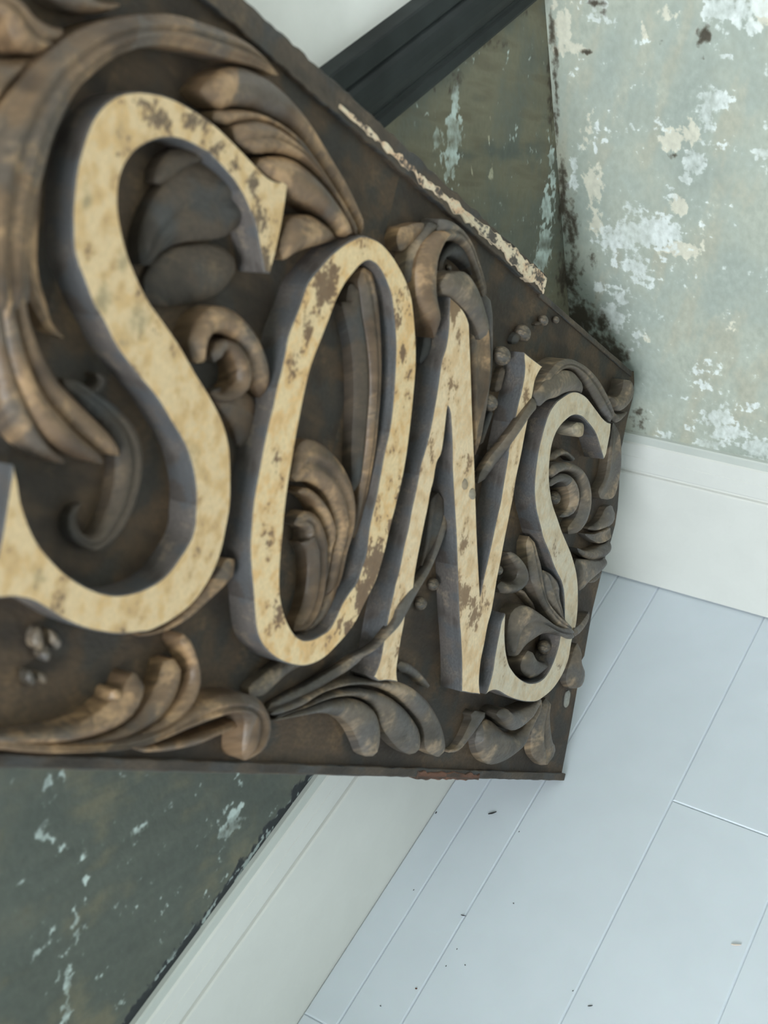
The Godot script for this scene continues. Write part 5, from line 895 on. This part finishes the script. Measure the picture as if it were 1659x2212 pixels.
	["acanthus_leaf", "dark", [-579.5,459.3,-581.1,470.5,-578.4,480.4,-572.3,489.9,-563.6,497.5,-552.3,500.1,-540,498.1,-527.3,492.4,-515.2,485], [-575,461,-575.7,471.8,-572.7,478.2,-565.3,481.8,-552.1,483.9,-539.5,484.3,-529,482.9,-516.8,478.3], [9.8], 5.4, "d"],
	["acanthus_leaf", "grey", [-598.6,453,-580.5,462.3,-563.6,468.8,-548.3,468.2,-533.7,463.7,-519.9,457.3,-506.1,450.5,-495.3,443.3,-491.9,433.5,-494.8,426], [-596.4,436,-583.1,439.8,-571.5,441,-557.9,440,-545.5,439.1,-532.9,437.4,-519.6,434.4,-508.5,431.1,-501.8,428,-496.2,425.5], [27,27,27,27,26.8,26.6,26.3,25.6,24.6,23.4,22.3,21.6,21], 8.1, "d"],
	["acanthus_leaf", "warm", [-516.9,450.1,-503.1,427.8,-487.7,401.7,-472.2,375.1,-456.3,348,-440.7,323.4], [-498.9,464.2,-481.6,450.7,-467.7,435.6,-455.5,415.6,-448.1,397.9,-443.5,376.9,-441.2,351.9,-438.7,324.7], [13.5], 5.4, "c"],
	["acanthus_leaf", "grey", [-503.4,469.5,-483.3,455.5,-467.2,439.6,-453.4,420.1,-443.4,403.1,-438,384.4], [-486.7,475.6,-474.7,460.9,-463.7,444.8,-453,428.2,-441.6,407.6,-435.6,386.7], [12.2,12.2,12.2,12.2,12.2,12.2,12,11.8,11.5,11,10.6,10.2,9.8], 5.4, "d"],
	["acanthus_leaf", "warm", [-662.5,471.1,-652.3,475.3,-639.6,483.2,-626.3,490.8], [-656.6,452.7,-648,454.5,-638.8,463.9,-630.2,475.1,-620.8,488.2], [12.2], 4.05, "d"],
	["acanthus_leaf", "dark", [-596.5,421.5,-587.1,413.9,-576.3,406.6,-570.4,397.5,-569.6,377.2], [-570.1,415.3,-560.6,408.1,-555.9,398.5,-557.8,389.7,-562.5,380.8], [6], 4.05, "d"],
	["acanthus_leaf", "dark", [-710.8,392.9,-702.7,385.2,-712,387.5,-697.3,372.9,-683.3,357.7,-669.7,335.2,-659.2,311.4,-650.7,286.8,-641,262.1,-631.7,243.9], [-700.4,412.4,-688.1,398.4,-678.8,385.9,-665.5,370.2,-650.8,347.7,-640.2,323.5,-633.5,300.7,-630.4,282.3,-624.7,248.1], [9.8], 5.4, "d"],
	["acanthus_leaf", "warm", [-705.5,413.4,-692.8,397,-684,384.4,-671.4,368.6,-656.5,346.4,-646.2,322.4,-640.4,302.2,-634.5,281.9,-629.8,258.4,-623.9,232.2,-618.1,205.9], [-690.9,426.9,-673.5,409.3,-665,397.7,-653.3,377.3,-642.3,353.5,-634.8,332.4,-627.2,307.1,-621.2,283.8,-616.5,257.3,-614.6,234.1,-611,207.2], [13.5,13.8,14.3,14.6,14.7,14.8,14.8,14.7,14.4,13.5,12.7,11.8,11], 5.4, "v"],
	["acanthus_leaf", "warm", [-727.5,241.4,-728.4,258.8,-717.7,269.6,-698.3,271.3,-677.9,267.2,-657.5,260.1,-639.9,249.3,-627.7,234.2,-622.6,216.1,-624.2,196.8,-622.5,172.7,-627,151.7], [-722.2,233.8,-704.3,238.1,-690.7,237.6,-675,233.2,-661.1,224.2,-649.9,213.7,-642.8,201.7,-642.4,187.1,-639.8,167.3,-640.5,149.8], [13.5,13.5,13.5,13.5,13.4,13.1,12.8,12.5,12,11.4,10.9,10.3,9.8], 8.1, "v"],
	["acanthus_leaf", "warm", [-714.4,228,-706.1,232.9,-692.2,232.7,-676.1,228.2,-660.2,219.6,-648.9,208.5,-647.6,195.5,-643,177.6,-641.1,157.9], [-710.6,226.9,-696.5,226,-684.8,220.7,-672.3,214,-660.9,205,-657.3,200.5,-651.6,185.5,-646.4,169.1,-645.1,156], [13.5,13.2,13,12.8,12.6,12.4,12.2,11.9,11.7,11.5,11.4,11.2,11], 6.75, "d"],
	["acanthus_leaf", "warm", [-706.9,204,-700.5,212.3,-691,216.1,-676.4,213.8,-663.5,205.8,-653.9,195.6,-652.3,192,-645.1,173.3,-640,154,-640.9,136.5,-649.5,123.5,-660.1,115.6], [-704.4,200.7,-694,202,-687.1,197.5,-685.6,190.1,-692.6,190.2,-682,184.9,-674,175.2,-668.6,163,-665.1,147.8,-666.4,131.9,-669.5,122], [12.2,12.2,12.2,12.2,12,11.7,11.3,11,10.6,10.2,9.7,9.2,8.5], 8.1, "v"],
	["acanthus_leaf", "warm", [-644.8,198.4,-641.7,182.9,-638.1,163.5,-637.3,144.9,-644.2,130.8,-653.4,119.8], [-625.5,204.5,-621.3,183.6,-621.7,159.1,-627.7,139.5,-638.7,126.2,-648.5,119.1], [9.8], 5.4, "d"],
	["petal", "grey", [-938.3,90.5,-939.8,86.7,-939.6,81.3,-937.4,77.4,-933.2,75.2], [-936.4,90.6,-933.9,87.1,-931.5,82.3,-931.1,79.1,-931.5,75.8], [6,7.2], 6.75, "d"],
	["petal", "grey", [-928.6,88.9,-926.9,85.4,-925,81.7,-922.1,79.1,-919.2,77.2], [-927.2,89.9,-922.5,88.1,-917.6,85.1,-915.6,80.7,-917.3,77.4], [6,7.2], 6.75, "d"],
	["petal", "grey", [-928.5,79.5,-929.8,75.6,-929.7,72.4,-925.2,68.6], [-926.5,79.6,-923.9,76.2,-922.1,73.7,-923.3,68.9], [6,7.2], 6.75, "d"],
	["petal", "grey", [-936.7,62.7,-937.2,58.8,-935.5,54.7,-930.1,52], [-934.8,63,-931.7,59.9,-929.7,56.9,-928.6,52.8], [6,7.2], 6.75, "d"],
	["petal", "grey", [-928.5,60.8,-927.4,57.9,-925.3,56.1,-921.9,54.2], [-927.1,61.8,-923.5,60.8,-920.7,58.5,-920.2,54.8], [6,7.2], 6.75, "d"],
	["tendril", "dark", [-407.7,397,-407.2,410.3,-407.6,423.5], [-417.6,395.3,-417.2,408.6,-415.9,422], [6], 4, "d"],
	["tendril", "dark", [-394.3,451.6,-387.9,461.4,-376.8,470.8], [-405.6,450.9,-399.9,461.9,-386.2,472.4], [5], 4, "d"],
	["tendril", "dark", [-356.8,485.1,-348.8,489.5,-339.5,494.3], [-360.3,486.2,-352.8,491.4,-342,496], [4], 4, "d"],
	["tendril", "dark", [-416.8,339.1,-413.8,356,-411.3,369.6,-409.9,376.6], [-421.7,338.5,-420.3,355.2,-418.7,368.8,-416.4,375.9], [5], 4, "d"],
]
# berries: u, v, radius, height of the middle (mm)
const BERRIES := [[-426.7, 430.7, 9.5, 10], [-426.5, 381.1, 8.2, 9], [-385.8, 467.5, 8.9, 6], [-344.3, 495.6, 5.7, 5], [-310.9, 507.7, 3.8, 3], [-321.7, 224.3, 5.1, 8], [-164, 156.9, 8.6, 10], [-444.9, 189.8, 6.1, 3], [-460.8, 168.3, 6.4, 3], [-219.5, 325.3, 8, 6], [-550.6, 476.4, 2.9, 2]]
const BOARD := [-1330,2,2,2,1.2,11.4,-3.5,71.5,-9,116.5,-10.2,126.7,-21.4,145.6,-9.7,158.8,-16.1,218.9,-13.7,262,-12.2,293,-5.4,312.7,-3.1,334.2,-6.7,354,-15.4,376.4,-39.4,422.7,-39.2,436.3,-40.7,463.7,-37.7,495.5,-44.3,514.1,-54.2,526.6,-66,522,-170,520,-270,519,-365,522,-1330,522]
const MARKS_FAR := [
	[0.206, 0.839, 0.0419, 0.0015, 0.0005, -0.0180, 1.08, "w"],
	[0.178, 0.831, 0.0191, 0.0007, 0.0001, -0.0138, 0.97, "w"],
	[0.232, 0.840, 0.0182, 0.0006, 0.0009, -0.0223, 1, "c"],
	[0.125, 0.833, 0.0200, 0.0007, -0.0002, -0.0141, 0.75, "c"],
	[0.053, 0.831, 0.0212, 0.0008, -0.0012, -0.0217, 0.86, "w"],
	[0.104, 0.816, 0.0061, 0.0003, -0.0004, -0.0144, 0.7, "c"],
	[0.011, 0.812, 0.0138, 0.0006, -0.0023, -0.0300, 0.95, "c"],
	[0.020, 0.790, 0.0277, 0.0014, -0.0006, -0.0092, 0.95, "c"],
	[0.005, 0.836, 0.0137, 0.0005, -0.0012, -0.0147, 0.8, "c"],
	[0.179, 0.744, 0.0175, 0.0013, 0.0001, -0.0126, 1.08, "w"],
	[0.172, 0.721, 0.0112, 0.0009, 0.0001, -0.0206, 1.03, "w"],
	[0.133, 0.694, 0.0186, 0.0018, -0.0002, -0.0161, 1.1, "c"],
	[0.151, 0.703, 0.0156, 0.0014, -0.0001, -0.0212, 1, "c"],
	[0.084, 0.705, 0.0165, 0.0014, -0.0003, -0.0076, 0.97, "w"],
	[0.117, 0.711, 0.0133, 0.0012, -0.0002, -0.0106, 0.76, "w"],
	[0.159, 0.672, 0.0184, 0.0019, 0.0000, -0.0190, 1.08, "w"],
	[0.182, 0.690, 0.0195, 0.0019, 0.0001, -0.0106, 0.92, "w"],
	[0.148, 0.651, 0.0096, 0.0011, -0.0001, -0.0139, 1.03, "w"],
	[0.141, 0.619, 0.0120, 0.0015, -0.0002, -0.0207, 1.05, "c"],
	[0.135, 0.633, 0.0082, 0.0010, -0.0001, -0.0102, 0.86, "w"],
	[0.103, 0.579, 0.0487, 0.0068, -0.0007, -0.0272, 1.24, "w"],
	[0.068, 0.562, 0.0297, 0.0043, -0.0015, -0.0373, 1.13, "w"],
	[0.142, 0.561, 0.0309, 0.0046, -0.0001, -0.0134, 1.1, "c"],
	[0.090, 0.528, 0.0237, 0.0038, -0.0009, -0.0287, 1.08, "w"],
	[0.067, 0.485, 0.0215, 0.0038, -0.0009, -0.0233, 1.03, "w"],
	[0.051, 0.455, 0.0176, 0.0033, -0.0013, -0.0275, 1.3, "w"],
	[0.034, 0.493, 0.0138, 0.0023, -0.0004, -0.0080, 1.08, "w"],
	[0.078, 0.600, 0.0203, 0.0026, -0.0004, -0.0108, 0.86, "w"],
	[0.125, 0.546, 0.0229, 0.0035, -0.0001, -0.0099, 0.81, "w"],
	[0.237, 0.691, 0.0122, 0.0012, 0.0004, -0.0093, 1.3, "w"],
	[0.235, 0.765, 0.0057, 0.0004, 0.0007, -0.0193, 0.97, "w"],
	[0.219, 0.821, 0.0093, 0.0004, 0.0004, -0.0137, 0.97, "w"],
	[0.193, 0.792, 0.0096, 0.0005, 0.0001, -0.0067, 0.76, "w"],
	[0.236, 0.726, 0.0048, 0.0004, 0.0006, -0.0150, 0.86, "w"],
	[0.031, 0.703, 0.0126, 0.0011, -0.0019, -0.0304, 0.8, "c"],
	[0.036, 0.630, 0.0165, 0.0019, -0.0024, -0.0414, 0.9, "c"],
	[0.013, 0.651, 0.0071, 0.0008, -0.0024, -0.0351, 0.92, "w"],
	[0.039, 0.582, 0.0120, 0.0016, -0.0010, -0.0185, 0.8, "c"],
	[0.053, 0.686, 0.0068, 0.0006, -0.0003, -0.0050, 0.97, "w"],
	[0.043, 0.688, 0.0034, 0.0003, -0.0017, -0.0307, 0.86, "w"],
	[0.165, 0.396, 0.0208, 0.0046, 0.0001, -0.0209, 0.86, "w"],
	[0.171, 0.383, 0.0143, 0.0032, 0.0001, -0.0155, 0.86, "w"],
	[0.085, 0.421, 0.0112, 0.0023, -0.0008, -0.0245, 0.92, "w"],
	[0.093, 0.429, 0.0111, 0.0022, -0.0004, -0.0139, 0.7, "c"],
	[0.205, 0.458, 0.0112, 0.0022, 0.0007, -0.0326, 0.5, "c"],
	[0.170, 0.577, 0.0044, 0.0006, 0.0001, -0.0148, 0.8, "c"],
	[0.186, 0.329, 0.0240, 0.0060, 0.0003, -0.0293, 1.13, "w"],
	[0.208, 0.313, 0.0357, 0.0093, 0.0004, -0.0184, 1.08, "w"],
	[0.244, 0.293, 0.0292, 0.0080, 0.0008, -0.0222, 1.24, "w"],
	[0.178, 0.282, 0.0308, 0.0083, 0.0001, -0.0107, 1.19, "w"],
	[0.230, 0.355, 0.0144, 0.0035, 0.0003, -0.0085, 0.86, "w"],
	[0.115, 0.277, 0.0323, 0.0085, -0.0002, -0.0094, 0.97, "w"],
	[0.221, 0.271, 0.0420, 0.0117, 0.0002, -0.0091, 1.3, "w"],
	[0.147, 0.301, 0.0156, 0.0040, -0.0000, -0.0076, 0.76, "w"],
	[0.097, 0.329, 0.0090, 0.0022, -0.0005, -0.0188, 0.54, "w"],
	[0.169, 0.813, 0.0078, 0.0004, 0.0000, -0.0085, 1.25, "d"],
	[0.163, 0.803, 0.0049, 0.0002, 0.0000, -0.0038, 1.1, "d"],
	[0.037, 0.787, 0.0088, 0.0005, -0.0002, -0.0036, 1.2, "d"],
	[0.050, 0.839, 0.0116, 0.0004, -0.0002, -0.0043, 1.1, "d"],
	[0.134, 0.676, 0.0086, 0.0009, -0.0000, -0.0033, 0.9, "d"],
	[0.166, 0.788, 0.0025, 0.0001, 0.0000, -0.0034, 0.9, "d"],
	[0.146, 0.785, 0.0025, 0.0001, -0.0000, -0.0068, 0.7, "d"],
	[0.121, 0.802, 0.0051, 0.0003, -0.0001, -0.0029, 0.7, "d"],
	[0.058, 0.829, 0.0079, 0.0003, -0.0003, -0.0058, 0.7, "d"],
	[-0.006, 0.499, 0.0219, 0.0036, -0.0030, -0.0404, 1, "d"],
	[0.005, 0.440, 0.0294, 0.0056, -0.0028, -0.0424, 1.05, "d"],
	[0.029, 0.409, 0.0260, 0.0053, -0.0014, -0.0259, 1.1, "d"],  # next to the sign: grime with its soft shadow painted in
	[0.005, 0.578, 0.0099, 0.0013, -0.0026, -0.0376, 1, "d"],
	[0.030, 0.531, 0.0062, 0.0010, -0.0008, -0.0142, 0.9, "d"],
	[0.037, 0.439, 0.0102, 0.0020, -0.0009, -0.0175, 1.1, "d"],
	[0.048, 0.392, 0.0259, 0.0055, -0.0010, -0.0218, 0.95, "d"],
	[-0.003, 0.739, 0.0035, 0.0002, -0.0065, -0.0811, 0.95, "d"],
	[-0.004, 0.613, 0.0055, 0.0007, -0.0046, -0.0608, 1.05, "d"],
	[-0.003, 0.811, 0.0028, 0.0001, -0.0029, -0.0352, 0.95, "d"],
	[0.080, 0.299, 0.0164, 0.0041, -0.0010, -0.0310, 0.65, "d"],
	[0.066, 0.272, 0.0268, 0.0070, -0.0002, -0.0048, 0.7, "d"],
	[0.066, 0.271, 0.0134, 0.0035, -0.0001, -0.0024, 1, "d"],  # from here, the shadow line of the gap over the skirting, painted dark
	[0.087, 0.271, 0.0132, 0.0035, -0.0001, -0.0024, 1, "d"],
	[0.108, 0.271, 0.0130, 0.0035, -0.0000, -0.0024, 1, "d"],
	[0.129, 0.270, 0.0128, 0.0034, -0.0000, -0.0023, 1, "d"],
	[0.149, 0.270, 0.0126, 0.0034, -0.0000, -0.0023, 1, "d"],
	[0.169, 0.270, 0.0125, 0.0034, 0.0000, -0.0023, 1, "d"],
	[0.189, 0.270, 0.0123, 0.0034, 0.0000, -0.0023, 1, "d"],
]
const MARKS_SIDE := [
	[0.194, 0.818, -0.0102, -0.0044, 0.0055, -0.0213, 1.19, "w"],
	[0.205, 0.792, -0.0170, -0.0078, 0.0057, -0.0217, 1.24, "w"],
	[0.217, 0.766, -0.0136, -0.0065, 0.0064, -0.0243, 1.19, "w"],
	[0.227, 0.753, -0.0101, -0.0050, 0.0035, -0.0133, 0.97, "w"],
	[0.237, 0.797, -0.0065, -0.0030, 0.0035, -0.0128, 1.13, "w"],
	[0.233, 0.778, -0.0058, -0.0028, 0.0035, -0.0130, 0.97, "w"],
	[0.237, 0.821, -0.0072, -0.0032, 0.0008, -0.0029, 1.08, "w"],
	[0.269, 0.827, -0.0046, -0.0021, 0.0009, -0.0033, 0.86, "w"],
	[0.181, 0.733, -0.0045, -0.0022, 0.0045, -0.0185, 0.8, "c"],
	[0.135, 0.765, -0.0037, -0.0017, 0.0063, -0.0276, 0.75, "c"],
	[0.142, 0.716, -0.0057, -0.0028, 0.0031, -0.0134, 0.9, "c"],
	[0.157, 0.850, -0.0052, -0.0021, 0.0015, -0.0059, 0.8, "c"],
	[0.027, 0.619, -0.0136, -0.0070, 0.0068, -0.0383, 1.19, "w"],
	[0.041, 0.572, -0.0204, -0.0113, 0.0061, -0.0339, 1.3, "w"],
	[0.057, 0.556, -0.0158, -0.0090, 0.0037, -0.0199, 1.19, "w"],
	[0.006, 0.667, -0.0113, -0.0054, 0.0036, -0.0212, 1.03, "w"],
	[0.006, 0.632, -0.0092, -0.0046, 0.0046, -0.0273, 1.08, "w"],
	[0.008, 0.691, -0.0067, -0.0031, 0.0024, -0.0135, 0.86, "w"],
	[0.005, 0.796, -0.0053, -0.0021, 0.0051, -0.0285, 0.6, "c"],
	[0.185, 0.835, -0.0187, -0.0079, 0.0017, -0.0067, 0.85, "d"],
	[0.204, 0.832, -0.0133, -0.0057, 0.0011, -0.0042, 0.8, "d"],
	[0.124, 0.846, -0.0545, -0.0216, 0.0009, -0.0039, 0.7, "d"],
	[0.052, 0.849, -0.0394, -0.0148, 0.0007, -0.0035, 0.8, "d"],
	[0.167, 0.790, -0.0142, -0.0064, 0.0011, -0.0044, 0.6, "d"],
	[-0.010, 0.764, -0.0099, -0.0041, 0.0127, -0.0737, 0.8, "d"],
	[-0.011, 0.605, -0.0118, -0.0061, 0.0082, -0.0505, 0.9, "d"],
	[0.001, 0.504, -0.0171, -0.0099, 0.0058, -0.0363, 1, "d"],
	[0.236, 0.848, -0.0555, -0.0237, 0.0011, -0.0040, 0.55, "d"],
	[0.927, 0.550, -0.0038, -0.0050, 0.0047, -0.0093, 1.08, "w"],
	[0.923, 0.534, -0.0090, -0.0121, 0.0017, -0.0034, 1.08, "w"],
	[0.919, 0.517, -0.0059, -0.0080, 0.0027, -0.0054, 0.86, "w"],
	[0.933, 0.531, -0.0050, -0.0069, 0.0013, -0.0026, 0.86, "w"],
	[0.902, 0.584, -0.0029, -0.0036, 0.0018, -0.0036, 1.08, "w"],
	[0.887, 0.570, -0.0024, -0.0029, 0.0013, -0.0026, 0.97, "w"],
	[0.910, 0.580, -0.0016, -0.0020, 0.0015, -0.0029, 0.97, "w"],
	[0.912, 0.474, -0.0041, -0.0058, 0.0049, -0.0101, 0.92, "w"],
	[0.904, 0.473, -0.0021, -0.0029, 0.0016, -0.0033, 0.97, "w"],
	[0.940, 0.439, -0.0046, -0.0071, 0.0070, -0.0144, 1.13, "w"],
	[0.936, 0.433, -0.0020, -0.0031, 0.0060, -0.0125, 0.97, "w"],
	[0.922, 0.447, -0.0027, -0.0040, 0.0020, -0.0041, 0.97, "w"],
	[0.974, 0.389, -0.0041, -0.0070, 0.0079, -0.0161, 1.24, "w"],
	[0.988, 0.366, -0.0049, -0.0088, 0.0074, -0.0151, 1.08, "w"],
	[0.980, 0.459, -0.0036, -0.0057, 0.0024, -0.0047, 0.86, "w"],
	[0.855, 0.448, -0.0031, -0.0042, 0.0049, -0.0107, 0.92, "w"],
	[0.846, 0.453, -0.0016, -0.0021, 0.0043, -0.0094, 0.76, "w"],
	[0.760, 0.351, -0.0107, -0.0140, 0.0071, -0.0173, 1.03, "w"],
	[0.775, 0.343, -0.0096, -0.0128, 0.0029, -0.0069, 0.86, "w"],
	[0.735, 0.375, -0.0040, -0.0050, 0.0048, -0.0117, 0.81, "w"],
	[0.796, 0.318, -0.0037, -0.0053, 0.0063, -0.0150, 0.76, "w"],
	[0.818, 0.310, -0.0032, -0.0046, 0.0042, -0.0099, 0.76, "w"],
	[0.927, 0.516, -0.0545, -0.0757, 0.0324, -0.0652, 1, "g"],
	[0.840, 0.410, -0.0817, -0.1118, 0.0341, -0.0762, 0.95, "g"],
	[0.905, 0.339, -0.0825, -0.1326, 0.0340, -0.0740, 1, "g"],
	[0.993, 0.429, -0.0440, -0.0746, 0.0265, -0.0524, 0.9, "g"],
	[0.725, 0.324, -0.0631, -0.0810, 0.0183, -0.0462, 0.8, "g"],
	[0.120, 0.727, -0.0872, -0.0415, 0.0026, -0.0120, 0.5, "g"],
]
const PAINT_LOSS := [
	[-985, 421, 19.7, 10.0, 1.5, -4.1, 0.8, "l"],
	[-968, 418, 16.8, 8.3, 2.1, -5.7, 0.75, "l"],
	[-931, 434, 14.2, 7.0, 2.1, -5.4, 0.75, "l"],
	[-945, 415, 11.8, 5.6, 1.8, -4.8, 0.5, "l"],
	[-908, 426, 10.6, 5.0, 2.4, -6.1, 0.5, "l"],
	[-866, 420, 6.0, 2.7, 3.8, -9.3, 0.95, "l"],
	[-847, 399, 9.6, 4.0, 5.4, -13.4, 0.95, "l"],
	[-831, 374, 6.9, 2.7, 3.7, -9.1, 0.8, "l"],
	[-891, 421, 8.8, 4.0, 1.8, -4.5, 0.5, "l"],
	[-992, 383, 4.9, 2.3, 0.9, -2.6, 0.6, "l"],
	[-1004, 405, 10.3, 5.1, 1.3, -3.5, 0.5, "l"],
	[-972, 299, 10.2, 3.7, 4.8, -13.3, 0.8, "s"],
	[-939, 295, 14.9, 5.1, 4.6, -12.4, 0.8, "s"],
	[-964, 323, 6.7, 2.6, 4.4, -12.0, 0.7, "s"],
	[-861, 215, 18.3, 4.3, 6.4, -16.7, 0.75, "s"],
	[-907, 271, 16.8, 5.1, 3.2, -8.6, 0.6, "s"],
	[-1004, 348, 4.8, 2.1, 5.4, -15.3, 0.6, "s"],
	[-963, 121, 14.6, 2.2, 2.4, -6.9, 0.65, "s"],
	[-923, 291, 8.1, 2.7, 2.1, -5.6, 0.6, "l"],
	[-849, 234, 7.5, 1.9, 4.7, -12.2, 0.35, "l"],
	[-758, 383, 14.8, 5.4, 7.0, -16.2, 0.75, "l"],
	[-767, 350, 10.0, 3.4, 6.2, -14.6, 0.75, "l"],
	[-771, 323, 8.3, 2.6, 5.4, -13.0, 0.5, "l"],
	[-752, 400, 11.5, 4.4, 3.5, -8.1, 0.6, "l"],
	[-646, 395, 8.3, 2.8, 6.6, -14.2, 0.75, "l"],
	[-645, 424, 6.9, 2.5, 6.7, -14.1, 0.6, "l"],
	[-629, 372, 7.1, 2.3, 5.1, -10.9, 0.6, "l"],
	[-574, 252, 7.7, 1.6, 8.2, -17.4, 0.85, "l"],
	[-577, 226, 10.7, 2.0, 5.4, -11.7, 0.8, "l"],
	[-594, 191, 22.2, 3.6, 8.8, -19.3, 0.95, "l"],
	[-599, 160, 20.5, 2.8, 8.7, -19.4, 0.75, "l"],
	[-617, 133, 17.7, 2.1, 5.1, -11.5, 0.55, "l"],
	[-763, 238, 5.6, 1.3, 5.5, -13.3, 0.55, "l"],
	[-752, 182, 6.8, 1.2, 4.2, -10.2, 0.4, "l"],
	[-718, 136, 9.6, 1.3, 5.8, -14.1, 0.4, "l"],
	[-756, 258, 16.9, 4.2, 11.1, -26.6, 0.4, "s"],
	[-717, 430, 24.6, 9.7, 3.0, -6.7, 0.5, "s"],
	[-559, 436, 11.1, 3.9, 5.3, -10.6, 0.9, "l"],
	[-543, 413, 6.5, 2.1, 5.7, -11.5, 0.85, "l"],
	[-543, 431, 9.8, 3.4, 2.7, -5.4, 0.5, "l"],
	[-534, 366, 11.5, 3.3, 11.6, -23.4, 0.45, "l"],
	[-548, 310, 8.0, 2.0, 9.4, -19.5, 0.4, "l"],
	[-481, 308, 16.0, 3.8, 8.3, -16.4, 0.35, "l"],
	[-440, 237, 13.1, 2.3, 4.3, -8.6, 0.6, "l"],
	[-426, 188, 26.6, 3.8, 8.8, -17.5, 0.8, "l"],
	[-393, 174, 19.9, 2.6, 9.1, -18.0, 0.7, "l"],
	[-422, 161, 13.4, 1.6, 5.5, -11.0, 0.5, "l"],
	[-369, 191, 10.3, 1.4, 9.4, -18.2, 0.6, "l"],
	[-388, 399, 12.2, 3.5, 4.7, -8.6, 0.55, "l"],
	[-538, 207, 4.8, 0.8, 2.7, -5.6, 0.7, "l"],
	[-547, 184, 6.4, 1.0, 7.5, -16.1, 0.3, "l"],
	[-517, 114, 6.6, 0.6, 5.8, -12.5, 0.5, "l"],
	[-210, 262, 17.8, 3.0, 7.1, -12.4, 0.45, "l"],
	[-267, 316, 16.6, 3.5, 13.4, -23.7, 0.45, "s"],
	[-232, 421, 49.9, 13.5, 8.4, -14.2, 0.45, "s"],
	[-194, 210, 25.8, 3.5, 17.3, -30.4, 0.5, "s"],
	[-146, 138, 10.9, 1.0, 3.0, -5.3, 0.7, "l"],
]
